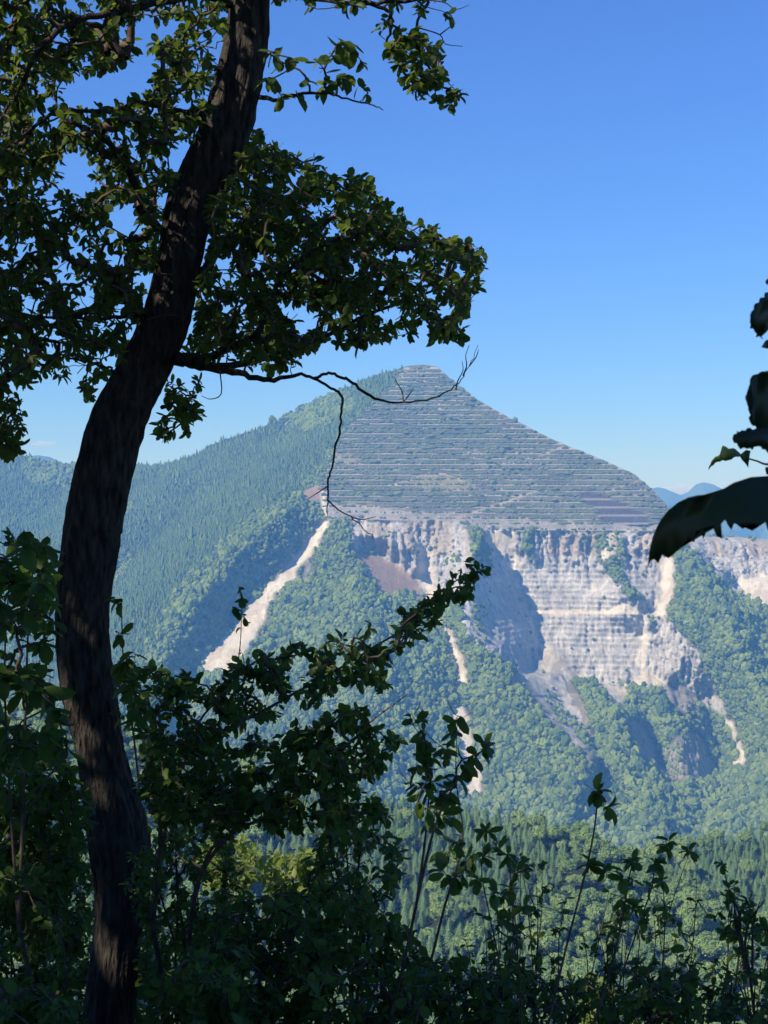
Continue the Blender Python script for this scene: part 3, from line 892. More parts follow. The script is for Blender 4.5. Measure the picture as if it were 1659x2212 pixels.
for c, nm, lab in ((False, 'foothill_broadleaf_wood', 'rest of the broadleaf wood along the foothill ridge'), (True, 'foothill_conifer_wood', 'rest of the conifer wood along the foothill ridge')):
    m_ = ~single & (isc == c)
    s = rng.uniform(.55, 1.15, m_.sum()) * (1.0 if c else 1.4)
    scatter(nm, pn[m_], np.stack([s, s, s * rng.uniform(.65 if c else .85, 1.05 if c else 1.2, m_.sum())], 1), C_NC if c else C_NB, lab, 'forest')

# ------------------------------------------------------------------ the slope the camera stands on
gx = np.linspace(-14, 14, 113)
gy = np.concatenate([np.linspace(-8, 16, 97), np.geomspace(17, 540, 30)])
GX, GY = np.meshgrid(gx, gy)
def ground_z(x, y):
    x = np.asarray(x, float); y = np.asarray(y, float)
    base = -1.55 - 0.12 * np.clip(y, 0, 5) - 0.37 * np.clip(y - 5, 0, None)
    base = np.where(y < 0, -1.55 - 0.1 * y * 0, base)
    bank = 0.3 * np.exp(-((y - 7.2) / 2.6) ** 2) * (1 / (1 + np.exp((x - 0.2) * 1.6)))
    return base + bank + 0.22 * fbm(x / 1.6, y / 1.6, 300, 3)
GXw = GX * np.maximum(1.0, GY / 16)[...]
me = mesh_np('hillside', np.stack([GXw, GY, ground_z(GXw, GY)], -1).reshape(-1, 3), grid_faces(*GX.shape), smooth=True)
obj('hillside', me, M_SOIL, kind='structure', label='shaded earth slope under the trees', cat='ground')


# ------------------------------------------------------------------ leaves and branching
_y = [0, .22, .52, .82, 1.0]; _w = [0, .16, .29, .23, 0]
LV = []
for y_ in _y: LV.append((0, y_, -0.22 * y_ * y_))
for s_ in (-1, 1):
    for y_, w_ in zip(_y[1:4], _w[1:4]): LV.append((s_ * w_, y_, -0.22 * y_ * y_ + 0.07))
LV = np.array(LV)
LT = np.array([(0, 5, 1), (1, 5, 6), (1, 6, 2), (2, 6, 7), (2, 7, 3), (3, 7, 4), (0, 1, 8), (1, 9, 8), (1, 2, 9), (2, 10, 9), (2, 3, 10), (3, 4, 10)])


def leaf_frames(a, n_hint):
    a = a / np.linalg.norm(a, axis=1)[:, None]
    s = np.cross(a, n_hint); s /= np.linalg.norm(s, axis=1)[:, None] + 1e-9
    n = np.cross(s, a)
    return s, a, n


def leaves_joined(name, p, s, a, n, size, width=1.0):
    k = len(p)
    wv_ = (width * rng.uniform(.7, 1.2, k))[:, None, None]; zv_ = rng.uniform(-.7, 2.4, k)[:, None, None]
    W = (LV[None, :, 0:1] * wv_) * s[:, None, :] + LV[None, :, 1:2] * a[:, None, :] + LV[None, :, 2:3] * zv_ * n[:, None, :]
    v = p[:, None, :] + W * size[:, None, None]
    f = (LT[None] + (np.arange(k) * len(LV))[:, None, None]).reshape(-1, 3)
    return mesh_np(name, v.reshape(-1, 3), f)


def make_leaf_mesh(mat, width=1.0):
    v = LV.copy(); v[:, 0] *= width
    me = mesh_np('leaf', v, LT); me.materials.append(mat)
    return me


def grow(skel, skel_r, targets, minr=0.0025, kr=0.0016, jit=0.12):
    """join every target to the nearest point of what has grown already; returns twig tubes and the end directions"""
    pts = [np.asarray(q) for q in skel]
    P0 = np.array(pts); n0 = len(P0)
    T = np.asarray(targets)
    m = len(T)
    best = np.full(m, np.inf); par = np.zeros(m, int)
    for i in range(n0):
        d = np.linalg.norm(T - P0[i], axis=1)
        u_ = d < best; best[u_] = d[u_]; par[u_] = i
    done = np.zeros(m, bool); parent = np.zeros(m, int); seq = []
    for _ in range(m):
        k = int(np.argmin(np.where(done, np.inf, best)))
        done[k] = True; parent[k] = par[k]; seq.append(k)
        d = np.linalg.norm(T - T[k], axis=1) * 1.04
        u_ = (~done) & (d < best); best[u_] = d[u_]; par[u_] = n0 + k
    load = np.ones(m)
    for k in reversed(seq):
        if parent[k] >= n0: load[parent[k] - n0] += load[k]
    parts = []; dirs = np.zeros((m, 3))
    for k in seq:
        p0 = P0[parent[k]] if parent[k] < n0 else T[parent[k] - n0]
        p1 = T[k]
        L_ = np.linalg.norm(p1 - p0)
        if L_ < 1e-4:
            dirs[k] = (0, 0, 1); continue
        dirs[k] = (p1 - p0) / L_
        q1 = p0 + (p1 - p0) * .35 + rng.normal(0, jit * .5, 3) * L_
        q2 = p0 + (p1 - p0) * .7 + rng.normal(0, jit * .5, 3) * L_
        r1 = min(minr + kr * math.sqrt(load[k] - 1), .022); r0 = r1 * 1.2
        parts.append(tube_rings([p0, q1, q2, p1], [r0, r0 * .9, r1, r1 * .9], 5))
    return parts, dirs


def sprigs(tg, dirs, n_lo, n_hi, size, droop=0.25, spread=1.0, fwd=0.55, back=0.06):
    """whorls of leaves at twig ends -> arrays p, a, nhint, size"""
    A = []; PP = []; S = []; NH = []
    for q, d in zip(tg, dirs):
        k = rng.integers(n_lo, n_hi + 1)
        ph = rng.uniform(0, 6.28)
        s = np.cross(d, (0.2, 0.3, 1.0)); s /= np.linalg.norm(s) + 1e-9
        t = np.cross(s, d)
        for i in range(k):
            an = ph + i * 2.4 + rng.normal(0, .3)
            rad = math.cos(an) * s + math.sin(an) * t
            a = rad * spread + d * (fwd + rng.normal(0, .3)) + np.array([0, 0, -droop - rng.random() * .25])
            PP.append(q - d * rng.uniform(0, back)); A.append(a); S.append(size * rng.uniform(.45, 1.25))
            NH.append(np.array([0, 0, 1.0]) + rng.normal(0, .45, 3) + 0.4 * d)
    return np.array(PP), np.array(A), np.array(NH), np.array(S)


def add_foliage(root, tg, dirs, base, mat, n_lo, n_hi, size, singles=None, max_single=0, width=1.0, name='foliage', droop=.25, spread=1.0, fwd=.55, back=.06, leafme=None):
    p, a, nh, s = sprigs(tg, dirs, n_lo, n_hi, size, droop, spread, fwd, back)
    uq = p[:, 0] / p[:, 1] * F + CU; vq_ = -p[:, 2] / p[:, 1] * F + CV
    g_ = ~in_gap(p) | ((uq > -50) & (uq < 1710) & (vq_ > -50) & (vq_ < 2260)); p = p[g_]; a = a[g_]; nh = nh[g_]; s = s[g_]
    fs, fa, fn = leaf_frames(a, nh)
    pick = np.zeros(len(p), bool)
    if max_single:
        ok = np.arange(len(p)) if singles is None else np.nonzero(singles(p))[0]
        # the leaves that show largest
        app = s[ok] / p[ok, 1] * (0.35 + np.linalg.norm(np.stack([fa[ok, 0], fa[ok, 2]], 1), axis=1))
        ok = ok[np.argsort(-app)][:max_single]
        pick[ok] = True
        lm = leafme or make_leaf_mesh(mat, width)
        for k in ok:
            M = Matrix(((fs[k, 0], fa[k, 0], fn[k, 0], 0), (fs[k, 1], fa[k, 1], fn[k, 1], 0), (fs[k, 2], fa[k, 2], fn[k, 2], 0), (0, 0, 0, 1)))
            o = obj('leaf', lm, parent=root)
            o.matrix_local = Matrix.Translation(Vector(p[k] - base)) @ M @ Matrix.Diagonal((s[k] * rng.uniform(.7, 1.15), s[k], s[k] * rng.uniform(-.7, 2.4), 1))
    r = ~pick
    if r.any():
        me = leaves_joined(name, p[r] - base, fs[r], fa[r], fn[r], s[r], width)
        obj(name, me, mat, parent=root, kind='stuff')
    return p


def sample_poly(poly, n, d0, d1, holes=(), gap=0.0, seed=0):
    us_ = [p_[0] for p_ in poly]; vv_ = [p_[1] for p_ in poly]
    out = []
    c = 0
    while len(out) < n and c < 60:
        c += 1
        uu = rng.uniform(min(us_), max(us_), n * 2); v2 = rng.uniform(min(vv_), max(vv_), n * 2)
        m = inpoly(uu, v2, poly)
        for h in holes: m &= ~inpoly(uu, v2, h)
        if gap: m &= fbm(uu / 55, v2 / 55, 500 + seed, 2) > -0.5 + gap
        for x, y in zip(uu[m], v2[m]):
            out.append(P(x, y, rng.uniform(d0, d1)))
    return np.array(out[:n])


GAPS = [(np.array(P(u, v, d)), r) for u, v, d, r in [(140, 1310, 8.36, .09), (130, 1350, 8.36, .06), (136, 1440, 8.36, .06), (148, 1490, 8.36, .08), (145, 1550, 8.36, .05), (172, 1610, 8.36, .09), (196, 1690, 8.36, .07), (203, 1750, 8.36, .05), (208, 1985, 8.4, .09), (230, 2060, 8.36, .14),
        (310, 440, 8.3, .1), (306, 460, 8.3, .06), (490, 590, 9, .2), (590, 740, 9, .25), (130, 330, 8, .2), (400, 400, 8.3, .1), (60, 80, 9, .2), (170, 1580, 8.36, .1), (600, 115, 8.1, .2), (640, 1890, 16, 1.6), (500, 1850, 15, 1.3), (1290, 2175, 17, 1.5), (1575, 985, 2.0, .16), (1610, 985, 2.0, .12)] + [(rng.uniform(0, 1500), rng.uniform(1500, 2200), rng.uniform(5.4, 7.0), rng.uniform(.05, .16)) for _ in range(60)]
        + [(rng.uniform(0, 1000), rng.uniform(0, 780), rng.uniform(8.0, 9.6), rng.uniform(.05, .13)) for _ in range(14)]]
SUNv = np.array(SUN)
def in_gap(p):  # out-of-view crown leaves here are cleared along sun rays to place dapples
    m = np.zeros(len(p), bool)
    for q, r in GAPS:
        w = p - q; t = w @ SUNv
        m |= (np.linalg.norm(w - t[:, None] * SUNv, axis=1) < r) & (t > .35)
    return m

# ------------------------------------------------------------------ the leaning tree
TD = 8.5
tr = [(178, 2420, 72), (195, 2300, 62), (232, 2212, 62), (246, 2100, 58), (256, 2000, 58), (262, 1900, 64), (254, 1800, 70), (234, 1700, 60), (212, 1593, 58), (191, 1494, 64),
      (180, 1400, 64), (180, 1290, 63), (195, 1180, 65), (206, 1105, 67), (240, 950, 68), (275, 860, 63), (322, 772, 59), (358, 690, 58), (388, 560, 56), (414, 440, 58),
      (462, 345, 62), (500, 240, 58), (528, 120, 52), (540, 0, 47), (548, -150, 42), (560, -350, 34), (590, -600, 22), (610, -800, 8)]
tp = smooth_line([np.append(P(u, v, TD), w * 0.88 * TD / F) for u, v, w in tr], 9)
base = np.array([*P(195, 2300, TD)]); base[2] = float(ground_z(base[0], base[1])) - 0.02
tree = empty('leaning_tree', base.tolist(), 'tall dark leaning tree with a thick curved trunk and hanging leafy branches', 'tree')
def trunk_mesh():
    sides = 80
    pts = tp[:, :3]; rad = tp[:, 3]
    v, q = tube_rings(pts, rad, sides)
    n = len(pts)
    V3 = v.reshape(n, sides, 3)
    aa = np.arange(sides) / sides * 2 * math.pi
    ar = np.tile(np.cos(aa), (n, 1)); br = np.tile(np.sin(aa), (n, 1))
    hgt = np.tile(np.linspace(0, n, n)[:, None], (1, sides))
    # long plates and furrows, bulges
    furrow = fbm(ar * 7 + 3 + hgt * .05, br * 7 + hgt * 0.10, 401, 4, .65)
    lump = fbm(ar * 1.2, br * 1.2 + hgt * .09, 407, 3)
    disp = 1 + 0.15 * furrow + 0.10 * lump
    c = pts[:, None, :]
    V3 = c + (V3 - c) * disp[..., None]
    return mesh_np('trunk', V3.reshape(-1, 3) - base, q, smooth=False)
obj('trunk', trunk_mesh(), M_BARK, parent=tree)

limbs = {   # (u, v, distance, half width)
    'a': [(370, 770, 8.5, 24), (410, 782, 8.45, 20), (450, 790, 8.4, 16), (516, 806, 8.3, 10), (580, 820, 8.25, 8), (642, 809, 8.2, 7), (682, 818, 8.15, 6), (715, 838, 8.1, 5.5), (738, 856, 8.1, 5.5), (738, 900, 8.1, 4.5),
          (727, 960, 8.1, 4.5), (714, 1020, 8.1, 4), (708, 1050, 8.1, 4), (712, 1085, 8.1, 3), (745, 1108, 8.1, 2.6), (775, 1128, 8.1, 2.2), (806, 1164, 8.1, 1.5)],
    'b': [(680, 816, 8.15, 5), (705, 806, 8.1, 4.5), (735, 812, 8.1, 4.5), (770, 832, 8.05, 4.5), (800, 856, 8.0, 4.5), (845, 869, 8.0, 4), (890, 867, 8.0, 3.5), (940, 858, 8.0, 3.2), (975, 840, 8.0, 2.5), (1000, 812, 8.0, 1.8), (1022, 775, 8.0, 1.3), (1032, 745, 8.0, .9)],
    'c': [(400, 776, 8.4, 17), (450, 772, 8.2, 13), (494, 752, 8.1, 11), (545, 728, 8.0, 10), (572, 690, 8.0, 9), (588, 651, 7.9, 8), (602, 610, 7.9, 7), (650, 560, 7.8, 6), (720, 520, 7.8, 5), (800, 500, 7.8, 4), (900, 520, 7.8, 3)],
    'd': [(430, 786, 8.45, 14), (500, 790, 8.6, 11), (568, 774, 8.7, 10), (640, 765, 8.8, 8), (690, 735, 8.9, 7), (750, 700, 9.0, 6), (820, 670, 9.0, 5), (900, 640, 9.0, 4), (980, 610, 9.0, 3)],
    'e': [(425, 600, 8.5, 14), (470, 550, 8.7, 11), (530, 480, 9.0, 9), (600, 430, 9.2, 7), (680, 420, 9.3, 5.5), (760, 430, 9.4, 4)],
    'f': [(345, 500, 8.45, 15), (318, 455, 8.35, 13), (300, 420, 8.3, 12), (283, 380, 8.2, 11), (262, 345, 8.1, 10), (225, 300, 8.0, 8), (170, 270, 7.9, 6), (110, 240, 7.9, 5)],
    'g': [(455, 245, 8.5, 12), (410, 243, 8.5, 10), (365, 236, 8.4, 9), (310, 224, 8.3, 8), (250, 240, 8.2, 7), (170, 240, 8.1, 6), (110, 250, 8.0, 6), (60, 285, 8.0, 5), (0, 330, 8.0, 4)],
    'h': [(530, 20, 8.5, 14), (440, -10, 8.3, 12), (330, 10, 8.1, 11), (240, 30, 8.0, 10), (162, 46, 7.9, 10), (96, 92, 7.8, 9), (66, 142, 7.8, 8), (40, 198, 7.8, 6), (0, 260, 7.8, 4)],
    'i': [(330, 685, 8.5, 10), (280, 682, 8.3, 7), (220, 690, 8.2, 6), (150, 684, 8.1, 5), (80, 690, 8.0, 4), (-20, 720, 8.0, 3)],
    'j': [(560, 210, 8.45, 8), (600, 216, 8.3, 6), (640, 206, 8.2, 5), (700, 200, 8.2, 4), (750, 215, 8.2, 3), (800, 225, 8.2, 2.5), (828, 238, 8.2, 1.5)],
    'k': [(560, -20, 8.5, 12), (640, -10, 8.4, 8), (720, 4, 8.3, 6), (800, 8, 8.2, 6), (840, 28, 8.2, 5.5), (845, 60, 8.2, 5), (830, 95, 8.2, 3)],
    'l': [(780, 6, 8.2, 6), (860, 2, 8.1, 5.5), (925, 0, 8.1, 5), (908, 30, 8.1, 4.5), (900, 70, 8.1, 4), (905, 110, 8.1, 3.5), (930, 150, 8.1, 3), (960, 190, 8.1, 2)],
    'm': [(265, 820, 8.5, 6), (235, 800, 8.3, 5), (190, 780, 8.2, 4), (150, 775, 8.1, 3)],
    'n': [(350, 880, 8.55, 7), (375, 870, 8.7, 5), (400, 860, 8.8, 4), (415, 880, 8.9, 3)],
    'o': [(515, 330, 8.5, 10), (550, 330, 8.8, 8), (600, 350, 9.0, 6), (650, 360, 9.2, 5), (700, 390, 9.3, 4)],
}
skel = []
for k_, l in limbs.items():
    sm = smooth_line([np.append(P(u, v, d), w * (0.55 if k_ in 'ab' and i_ > 4 else 0.72) * d / F) for i_, (u, v, d, w) in enumerate(l)], 5)
    sm[1:-1, :3] += rng.normal(0, 0.004, (len(sm) - 2, 3))
    v, q = tube_rings(sm[:, :3], sm[:, 3], 10 if k_ in 'acdef' else 7)
    limb_o = obj('branch', mesh_np('branch', v - base, q, smooth=True), M_BARK, parent=tree)
    if k_ == 'b': bare_limb = limb_o
    if k_ not in 'ab':
        skel.append(sm[4:, :3])
    elif k_ == 'a':
        skel.append(sm[10:26, :3])
skel = np.concatenate(skel)
# bare twigs of the hanging branch
bare = [[(1000, 812), (1008, 790), (1006, 768), (1014, 745)], [(1014, 790), (1028, 772), (1034, 755)], [(872, 868), (868, 845), (858, 828), (852, 815)], [(872, 868), (886, 850), (893, 838)], [(708, 1050), (690, 1062), (662, 1080)],
        [(710, 1080), (706, 1100), (709, 1116)], [(760, 1118), (785, 1122), (812, 1116)], [(905, 60), (950, 75), (962, 95), (1000, 100)], [(925, 0), (960, 5), (985, 20), (1015, 10)], [(950, 75), (970, 60), (985, 50)],
        [(475, 800), (478, 850), (455, 862), (435, 855)], [(330, 590), (370, 592), (392, 582)], [(320, 690), (360, 680), (395, 684)], [(985, 842), (988, 825), (1000, 800), (998, 780)]]
bp_ = []
for b_ in bare:
    l = smooth_line([P(u, v, 8.05 if u > 420 else 8.2) for u, v in b_], 4)
    bp_.append(tube_rings(l, np.linspace(.0042, .0016, len(l)), 4))
v, q = join_parts(bp_)
obj('bare_twigs', mesh_np('bare_twigs', v - base, q), M_TWIG, parent=bare_limb, kind='stuff')

holes = [[(140, 165), (215, 160), (270, 150), (340, 140), (335, 195), (300, 215), (240, 232), (150, 235), (140, 200)],
         [(122, 354), (205, 350), (212, 400), (190, 418), (130, 412)], [(228, 440), (290, 427), (308, 470), (306, 516), (240, 510)],
         [(291, 33), (380, 36), (400, 70), (330, 85), (291, 70)], [(291, 73), (335, 80), (335, 140), (291, 140)],
         [(284, 588), (335, 580), (330, 618), (284, 615)], [(436, 588), (470, 560), (468, 620), (440, 660)], [(150, 180), (160, 160), (200, 230), (160, 235)],
         [(120, 50), (150, 70), (130, 110)], [(160, 520), (200, 540), (220, 570), (180, 560)], [(440, 60), (490, 70), (490, 130), (455, 125)]]
LEFT = [(-90, -120), (520, -120), (490, 120), (460, 220), (400, 330), (360, 480), (335, 600), (310, 680), (270, 760), (232, 812), (205, 862), (175, 855), (140, 815), (90, 800), (50, 850), (62, 935), (20, 990), (-90, 990)]
MASS = [(455, 430), (520, 330), (560, 290), (640, 335), (690, 345), (730, 380), (780, 375), (800, 410), (850, 450), (885, 470), (930, 490), (1000, 520), (1045, 545), (1040, 600), (1030, 650), (1005, 690), (990, 745),
        (955, 740), (900, 720), (850, 735), (800, 735), (760, 755), (700, 735), (640, 770), (600, 800), (585, 830), (530, 770), (470, 770), (400, 770), (430, 640), (450, 540)]
mass_holes = [[(600, 640), (680, 660), (690, 700), (610, 690)], [(535, 540), (575, 545), (570, 580), (540, 585)], [(470, 560), (500, 545), (505, 600), (470, 610)], [(850, 640), (900, 690), (830, 710), (815, 670)], [(950, 640), (1000, 660), (960, 700), (935, 680)]]
tg = [sample_poly(LEFT, 1850, 7.6, 10.2, holes, .12, 1), sample_poly(MASS, 1150, 7.5, 10.0, mass_holes, .1, 2),
      sample_poly([(430, -100), (980, -120), (1010, -20), (985, 40), (930, 20), (880, 30), (860, 60), (800, 55), (750, 25), (690, 60), (660, 10), (600, 10)], 60, 7.9, 8.6),
      sample_poly([(835, 75), (880, 65), (950, 80), (975, 130), (985, 165), (1008, 215), (970, 230), (930, 215), (890, 200), (870, 150), (830, 120)], 62, 7.8, 8.5, [[(905, 135), (930, 145), (920, 165), (900, 155)]]),
      sample_poly([(360, 815), (410, 800), (440, 830), (425, 900), (410, 930), (370, 945), (335, 950), (345, 900)], 34, 8.5, 9.2),
      sample_poly([(-90, 880), (30, 890), (62, 930), (40, 985), (-90, 1000)], 24, 7.8, 8.4),
      sample_poly([(480, 250), (560, 235), (570, 300), (520, 340), (480, 300)], 16, 8.7, 9.3)]
# crown that goes on above and to the left of the picture
tg.append(sample_poly([(-1100, -1300), (1000, -1300), (900, -160), (-60, -130), (-60, 500), (-900, 300)], 1800, 5.6, 9.4))
tg = np.concatenate(tg)
tw, dirs = grow(skel, None, tg)
v, q = join_parts(tw)
obj('twigs', mesh_np('twigs', v - base, q), M_TWIG, parent=tree, kind='stuff')
def prominent(p):
    u = p[:, 0] / p[:, 1] * F + CU; v = -p[:, 2] / p[:, 1] * F + CV
    return (u > 660) & (u < 1060) & (v > -10) & (v < 800)
add_foliage(tree, tg, dirs, base, M_LEAF, 6, 9, 0.063, prominent, 260, name='crown')
# cluster of large leaves just right of the trunk
big = np.array([P(u, v, 8.1 + rng.uniform(-.2, .2)) for u, v in [(585, 110), (600, 130), (640, 130), (680, 125), (720, 112), (745, 100), (770, 112), (785, 145), (700, 150), (660, 165), (610, 210), (705, 180), (745, 165), (795, 200), (760, 95), (738, 88), (575, 180), (640, 195), (775, 185)]])
bt, bd = grow(smooth_line([P(*x[:3]) for x in limbs['j']], 4), None, big)
v, q = join_parts(bt)
obj('twigs', mesh_np('twigs', v - base, q), M_TWIG, parent=tree, kind='stuff')
add_foliage(tree, big, bd, base, M_LEAF, 4, 6, 0.092, None, 60, width=1.1, droop=.45, name='crown')

# ------------------------------------------------------------------ shrubs and saplings in front
def stem_tubes(lines, d, base):
    parts = []; sk = []
    for l in lines:
        sm = smooth_line([np.append(P(x[0], x[1], x[3] if len(x) > 3 else d), x[2] * d / F) for x in l], 6)
        parts.append(tube_rings(sm[:, :3], sm[:, 3] * .62, 6)); sk.append(sm[:, :3])
    return parts, np.concatenate(sk)


def shrub(name, label, stems, targets, d, mat, leaf, n=(5, 8), group=None, singles=0, pick=None, width=1.0, droop=.25, spread=1.0, fwd=.55, back=.05, cat='shrub', jit=.12):
    b0 = P(stems[0][0][0], stems[0][0][1], d)
    base = b0.copy()
    gz = float(ground_z(b0[0], b0[1]))
    root = empty(name, base.tolist(), label, cat, group)
    # carry each stem down to the soil
    parts, sk = stem_tubes(stems, d, base)
    foot = np.array([b0[0] + .05, b0[1] + .1, gz - .05])
    if b0[2] > gz + .05:
        r0 = stems[0][0][2] * d / F
        for s_ in stems:
            p0 = P(s_[0][0], s_[0][1], s_[0][3] if len(s_[0]) > 3 else d)
            if s_ is stems[0] or s_[0][1] > 2100:
                f2_ = foot + np.array([(p0 - b0)[0] * .4, (p0 - b0)[1] * .4, 0])
                mid = (p0 + f2_) / 2 + np.array([.03, 0, 0])
                parts.append(tube_rings([f2_, mid, p0], [r0 * .8, r0 * .7, .62 * s_[0][2] * d / F], 6))
    stem_o = None
    for v, q in parts:
        o_ = obj('stem', mesh_np('stem', v - base, q, smooth=True), M_TWIG, parent=root)
        stem_o = stem_o or o_
    tws, dr = grow(sk, None, targets, minr=.0016, kr=.0009, jit=jit)
    if tws:
        v, q = join_parts(tws)
        obj('twigs', mesh_np('twigs', v - base, q), M_TWIG, parent=stem_o, kind='stuff')
    add_foliage(root, targets, dr, base, mat, n[0], n[1], leaf, pick, singles, width, droop=droop, spread=spread, fwd=fwd, back=back)
    return root


# arching leafy bough in the middle
arch = [(330, 2000, 9), (345, 1850, 8), (350, 1720, 7), (400, 1640, 6), (480, 1580, 5), (560, 1540, 5), (650, 1490, 4.5), (740, 1440, 4), (820, 1390, 3.6), (900, 1345, 3), (960, 1300, 2.4), (1010, 1260, 1.8), (1042, 1228, 1.2)]
top_edge = [(262, 1450), (330, 1440), (420, 1462), (470, 1450), (505, 1420), (545, 1408), (600, 1412), (640, 1385), (690, 1390), (735, 1365), (770, 1370), (800, 1345), (850, 1340), (900, 1305), (940, 1270), (990, 1240), (1030, 1230), (1048, 1250), (1020, 1285),
            (980, 1310), (950, 1340), (905, 1385), (860, 1400), (850, 1430), (825, 1440), (828, 1490), (780, 1490), (730, 1505), (680, 1530), (640, 1540), (590, 1560), (530, 1575), (470, 1610), (420, 1640), (330, 1640), (280, 1560), (255, 1500)]
tA = np.concatenate([sample_poly(top_edge, 300, 5.8, 6.8, gap=.05, seed=5), np.array([P(u, v, 6.3) for u, v in [(1052, 1222), (1040, 1235), (1025, 1245), (1010, 1262), (995, 1275), (980, 1285), (522, 1312), (520, 1360), (530, 1330), (518, 1400)]])])
shrub('arching_shrub', 'dark leafy shrub whose long bough arches up to the right across the mountain', [arch, [(345, 1850, 6), (380, 1700, 5), (430, 1560, 4), (500, 1480, 3), (518, 1400, 2), (522, 1310, 1.2)]], tA, 6.3, M_LEAF2, 0.047, (7, 10), singles=280,
      pick=lambda p: (p[:, 0] / p[:, 1] * F + CU > 480), back=.09, droop=.15)
low = [(285, 1610), (400, 1625), (500, 1605), (600, 1590), (680, 1555), (740, 1530), (800, 1520), (790, 1560), (810, 1590), (870, 1590), (850, 1640), (800, 1680), (760, 1700), (820, 1730), (850, 1770), (780, 1800), (700, 1780), (620, 1800), (520, 1790), (430, 1790), (330, 1780)]
tB = sample_poly(low, 460, 5.6, 6.8, [[(480, 1640), (560, 1620), (590, 1650), (520, 1670)]], .05, 6)
shrub('spreading_shrub', 'dense dark shrub spreading low beneath the arching bough', [[(400, 2100, 9), (430, 1900, 8), (520, 1780, 6), (640, 1690, 5), (740, 1620, 4), (800, 1560, 3), (880, 1500, 1.5)], [(430, 1900, 7), (470, 1820, 6), (600, 1760, 5), (720, 1770, 4), (820, 1750, 3)]], tB, 6.2, M_LEAF2, 0.05, (7, 10), back=.1, singles=120)
# shrub left of the trunk
tC = sample_poly([(-60, 1150), (20, 1125), (60, 1135), (115, 1165), (112, 1280), (125, 1380), (120, 1500), (150, 1640), (-60, 1660)], 120, 5.0, 6.2, [[(60, 1330), (90, 1330), (90, 1420), (60, 1420)], [(20, 1520), (60, 1500), (70, 1560), (30, 1570)]], .12, 7)
shrub('big_leaved_shrub', 'large leaved shrub standing left of the trunk at the edge of the picture', [[(40, 2000, 8), (50, 1750, 7), (55, 1550, 5), (60, 1380, 4), (70, 1250, 3), (60, 1150, 2)], [(40, 2000, 6), (20, 1700, 5), (10, 1450, 4), (20, 1250, 3)]], tC, 5.6, M_LEAF2, 0.082, (5, 7), singles=160, width=1.05, droop=.45)
tC2 = sample_poly([(240, 1260), (272, 1255), (285, 1330), (290, 1380), (300, 1430), (340, 1440), (345, 1520), (300, 1560), (262, 1560), (250, 1450)], 22, 8.0, 8.4)
shrub('trunk_side_sapling', 'slim sapling with drooping leaves against the right side of the trunk', [[(330, 2000, 5), (310, 1800, 4), (290, 1600, 4), (268, 1450, 3), (262, 1300, 2)]], tC2, 8.2, M_LEAF, 0.085, (4, 6), singles=90, droop=.6)
# sapling with big leaves right of centre
tD = np.array([P(u, v, rng.uniform(5.2, 5.7)) for u, v in [(885, 1545), (900, 1560), (915, 1595), (930, 1620), (905, 1635), (925, 1655), (890, 1660), (985, 1560), (990, 1545), (975, 1580), (1000, 1640), (1020, 1630), (1045, 1605), (1062, 1610), (1010, 1655), (985, 1670),
                                                   (965, 1640), (950, 1610), (880, 1690), (905, 1700), (940, 1690), (960, 1710), (985, 1700), (940, 1730), (900, 1735), (950, 1760), (975, 1770), (930, 1800), (985, 1820), (1005, 1850), (960, 1850), (940, 1870), (1000, 1890), (1030, 1870), (975, 1900)]])
shrub('upright_sapling', 'upright sapling with large leaves against the pale lower gully', [[(835, 2230, 7), (870, 2090, 6), (900, 1950, 5.5), (920, 1860, 5), (945, 1770, 4), (985, 1690, 3), (1025, 1640, 2.4), (1060, 1600, 1.4)], [(900, 1950, 5), (915, 1840, 4), (925, 1740, 3), (930, 1640, 2.4), (915, 1590, 2), (890, 1545, 1.2)],
                                            [(890, 2240, 6), (930, 2080, 5), (960, 1960, 4.5), (985, 1880, 4), (1000, 1800, 3), (985, 1680, 2), (988, 1560, 1.2)]], tD, 5.4, M_LEAF2, 0.064, (5, 7), singles=200, width=1.0, droop=.35)
# tall stem with two leaf rosettes
rosette = dict(droop=.1, spread=1.0, fwd=.35, back=.02)
def stem_plant(label, stem, whorls, d, leaf=.05, n=(6, 8), name='slender_stem_plant', extra=()):
    tgt = np.array([P(u, v, d + rng.uniform(-.06, .06)) for u, v in whorls])
    return shrub(name, label, [stem] + list(extra), tgt, d, M_LEAF2, leaf, n, 'slender shoots at the lower right', singles=60, width=1.0, cat='plant', **rosette)
stem_plant('tallest slender shoot carrying a star of leaves at its tip, lower right', [(1165, 2300, 4), (1215, 2080, 4), (1248, 1950, 3.5), (1268, 1870, 3.5), (1284, 1790, 3), (1292, 1715, 2.5)], [(1292, 1708), (1290, 1716), (1276, 1862), (1272, 1870), (1318, 1745), (1310, 1880)], 5.0, .052)
stem_plant('slender shoot with spreading top leaves just right of the tallest shoot', [(1250, 2300, 4), (1310, 2130, 4), (1345, 1980, 3), (1358, 1900, 2.5), (1368, 1862, 2)], [(1368, 1858), (1362, 1866), (1340, 1900), (1372, 1962), (1330, 2010), (1350, 1955)], 5.2, .05)
stem_plant('leaning shoot bending right with a leaf tuft near the ridge', [(1290, 2320, 4), (1340, 2120, 3), (1385, 1985, 2.5), (1410, 1910, 2), (1415, 1870, 1.6), (1446, 1822, 1)], [(1412, 1862), (1418, 1868), (1446, 1818), (1442, 1826), (1408, 1918), (1395, 1985)], 5.6, .048)
stem_plant('short shoot with a small leaf star left of the tallest shoot', [(1130, 2300, 4), (1122, 2120, 3), (1110, 1960, 2.5), (1098, 1850, 1.5)], [(1096, 1845), (1072, 1828), (1120, 1880), (1100, 1920), (1135, 1960)], 5.4, .052)
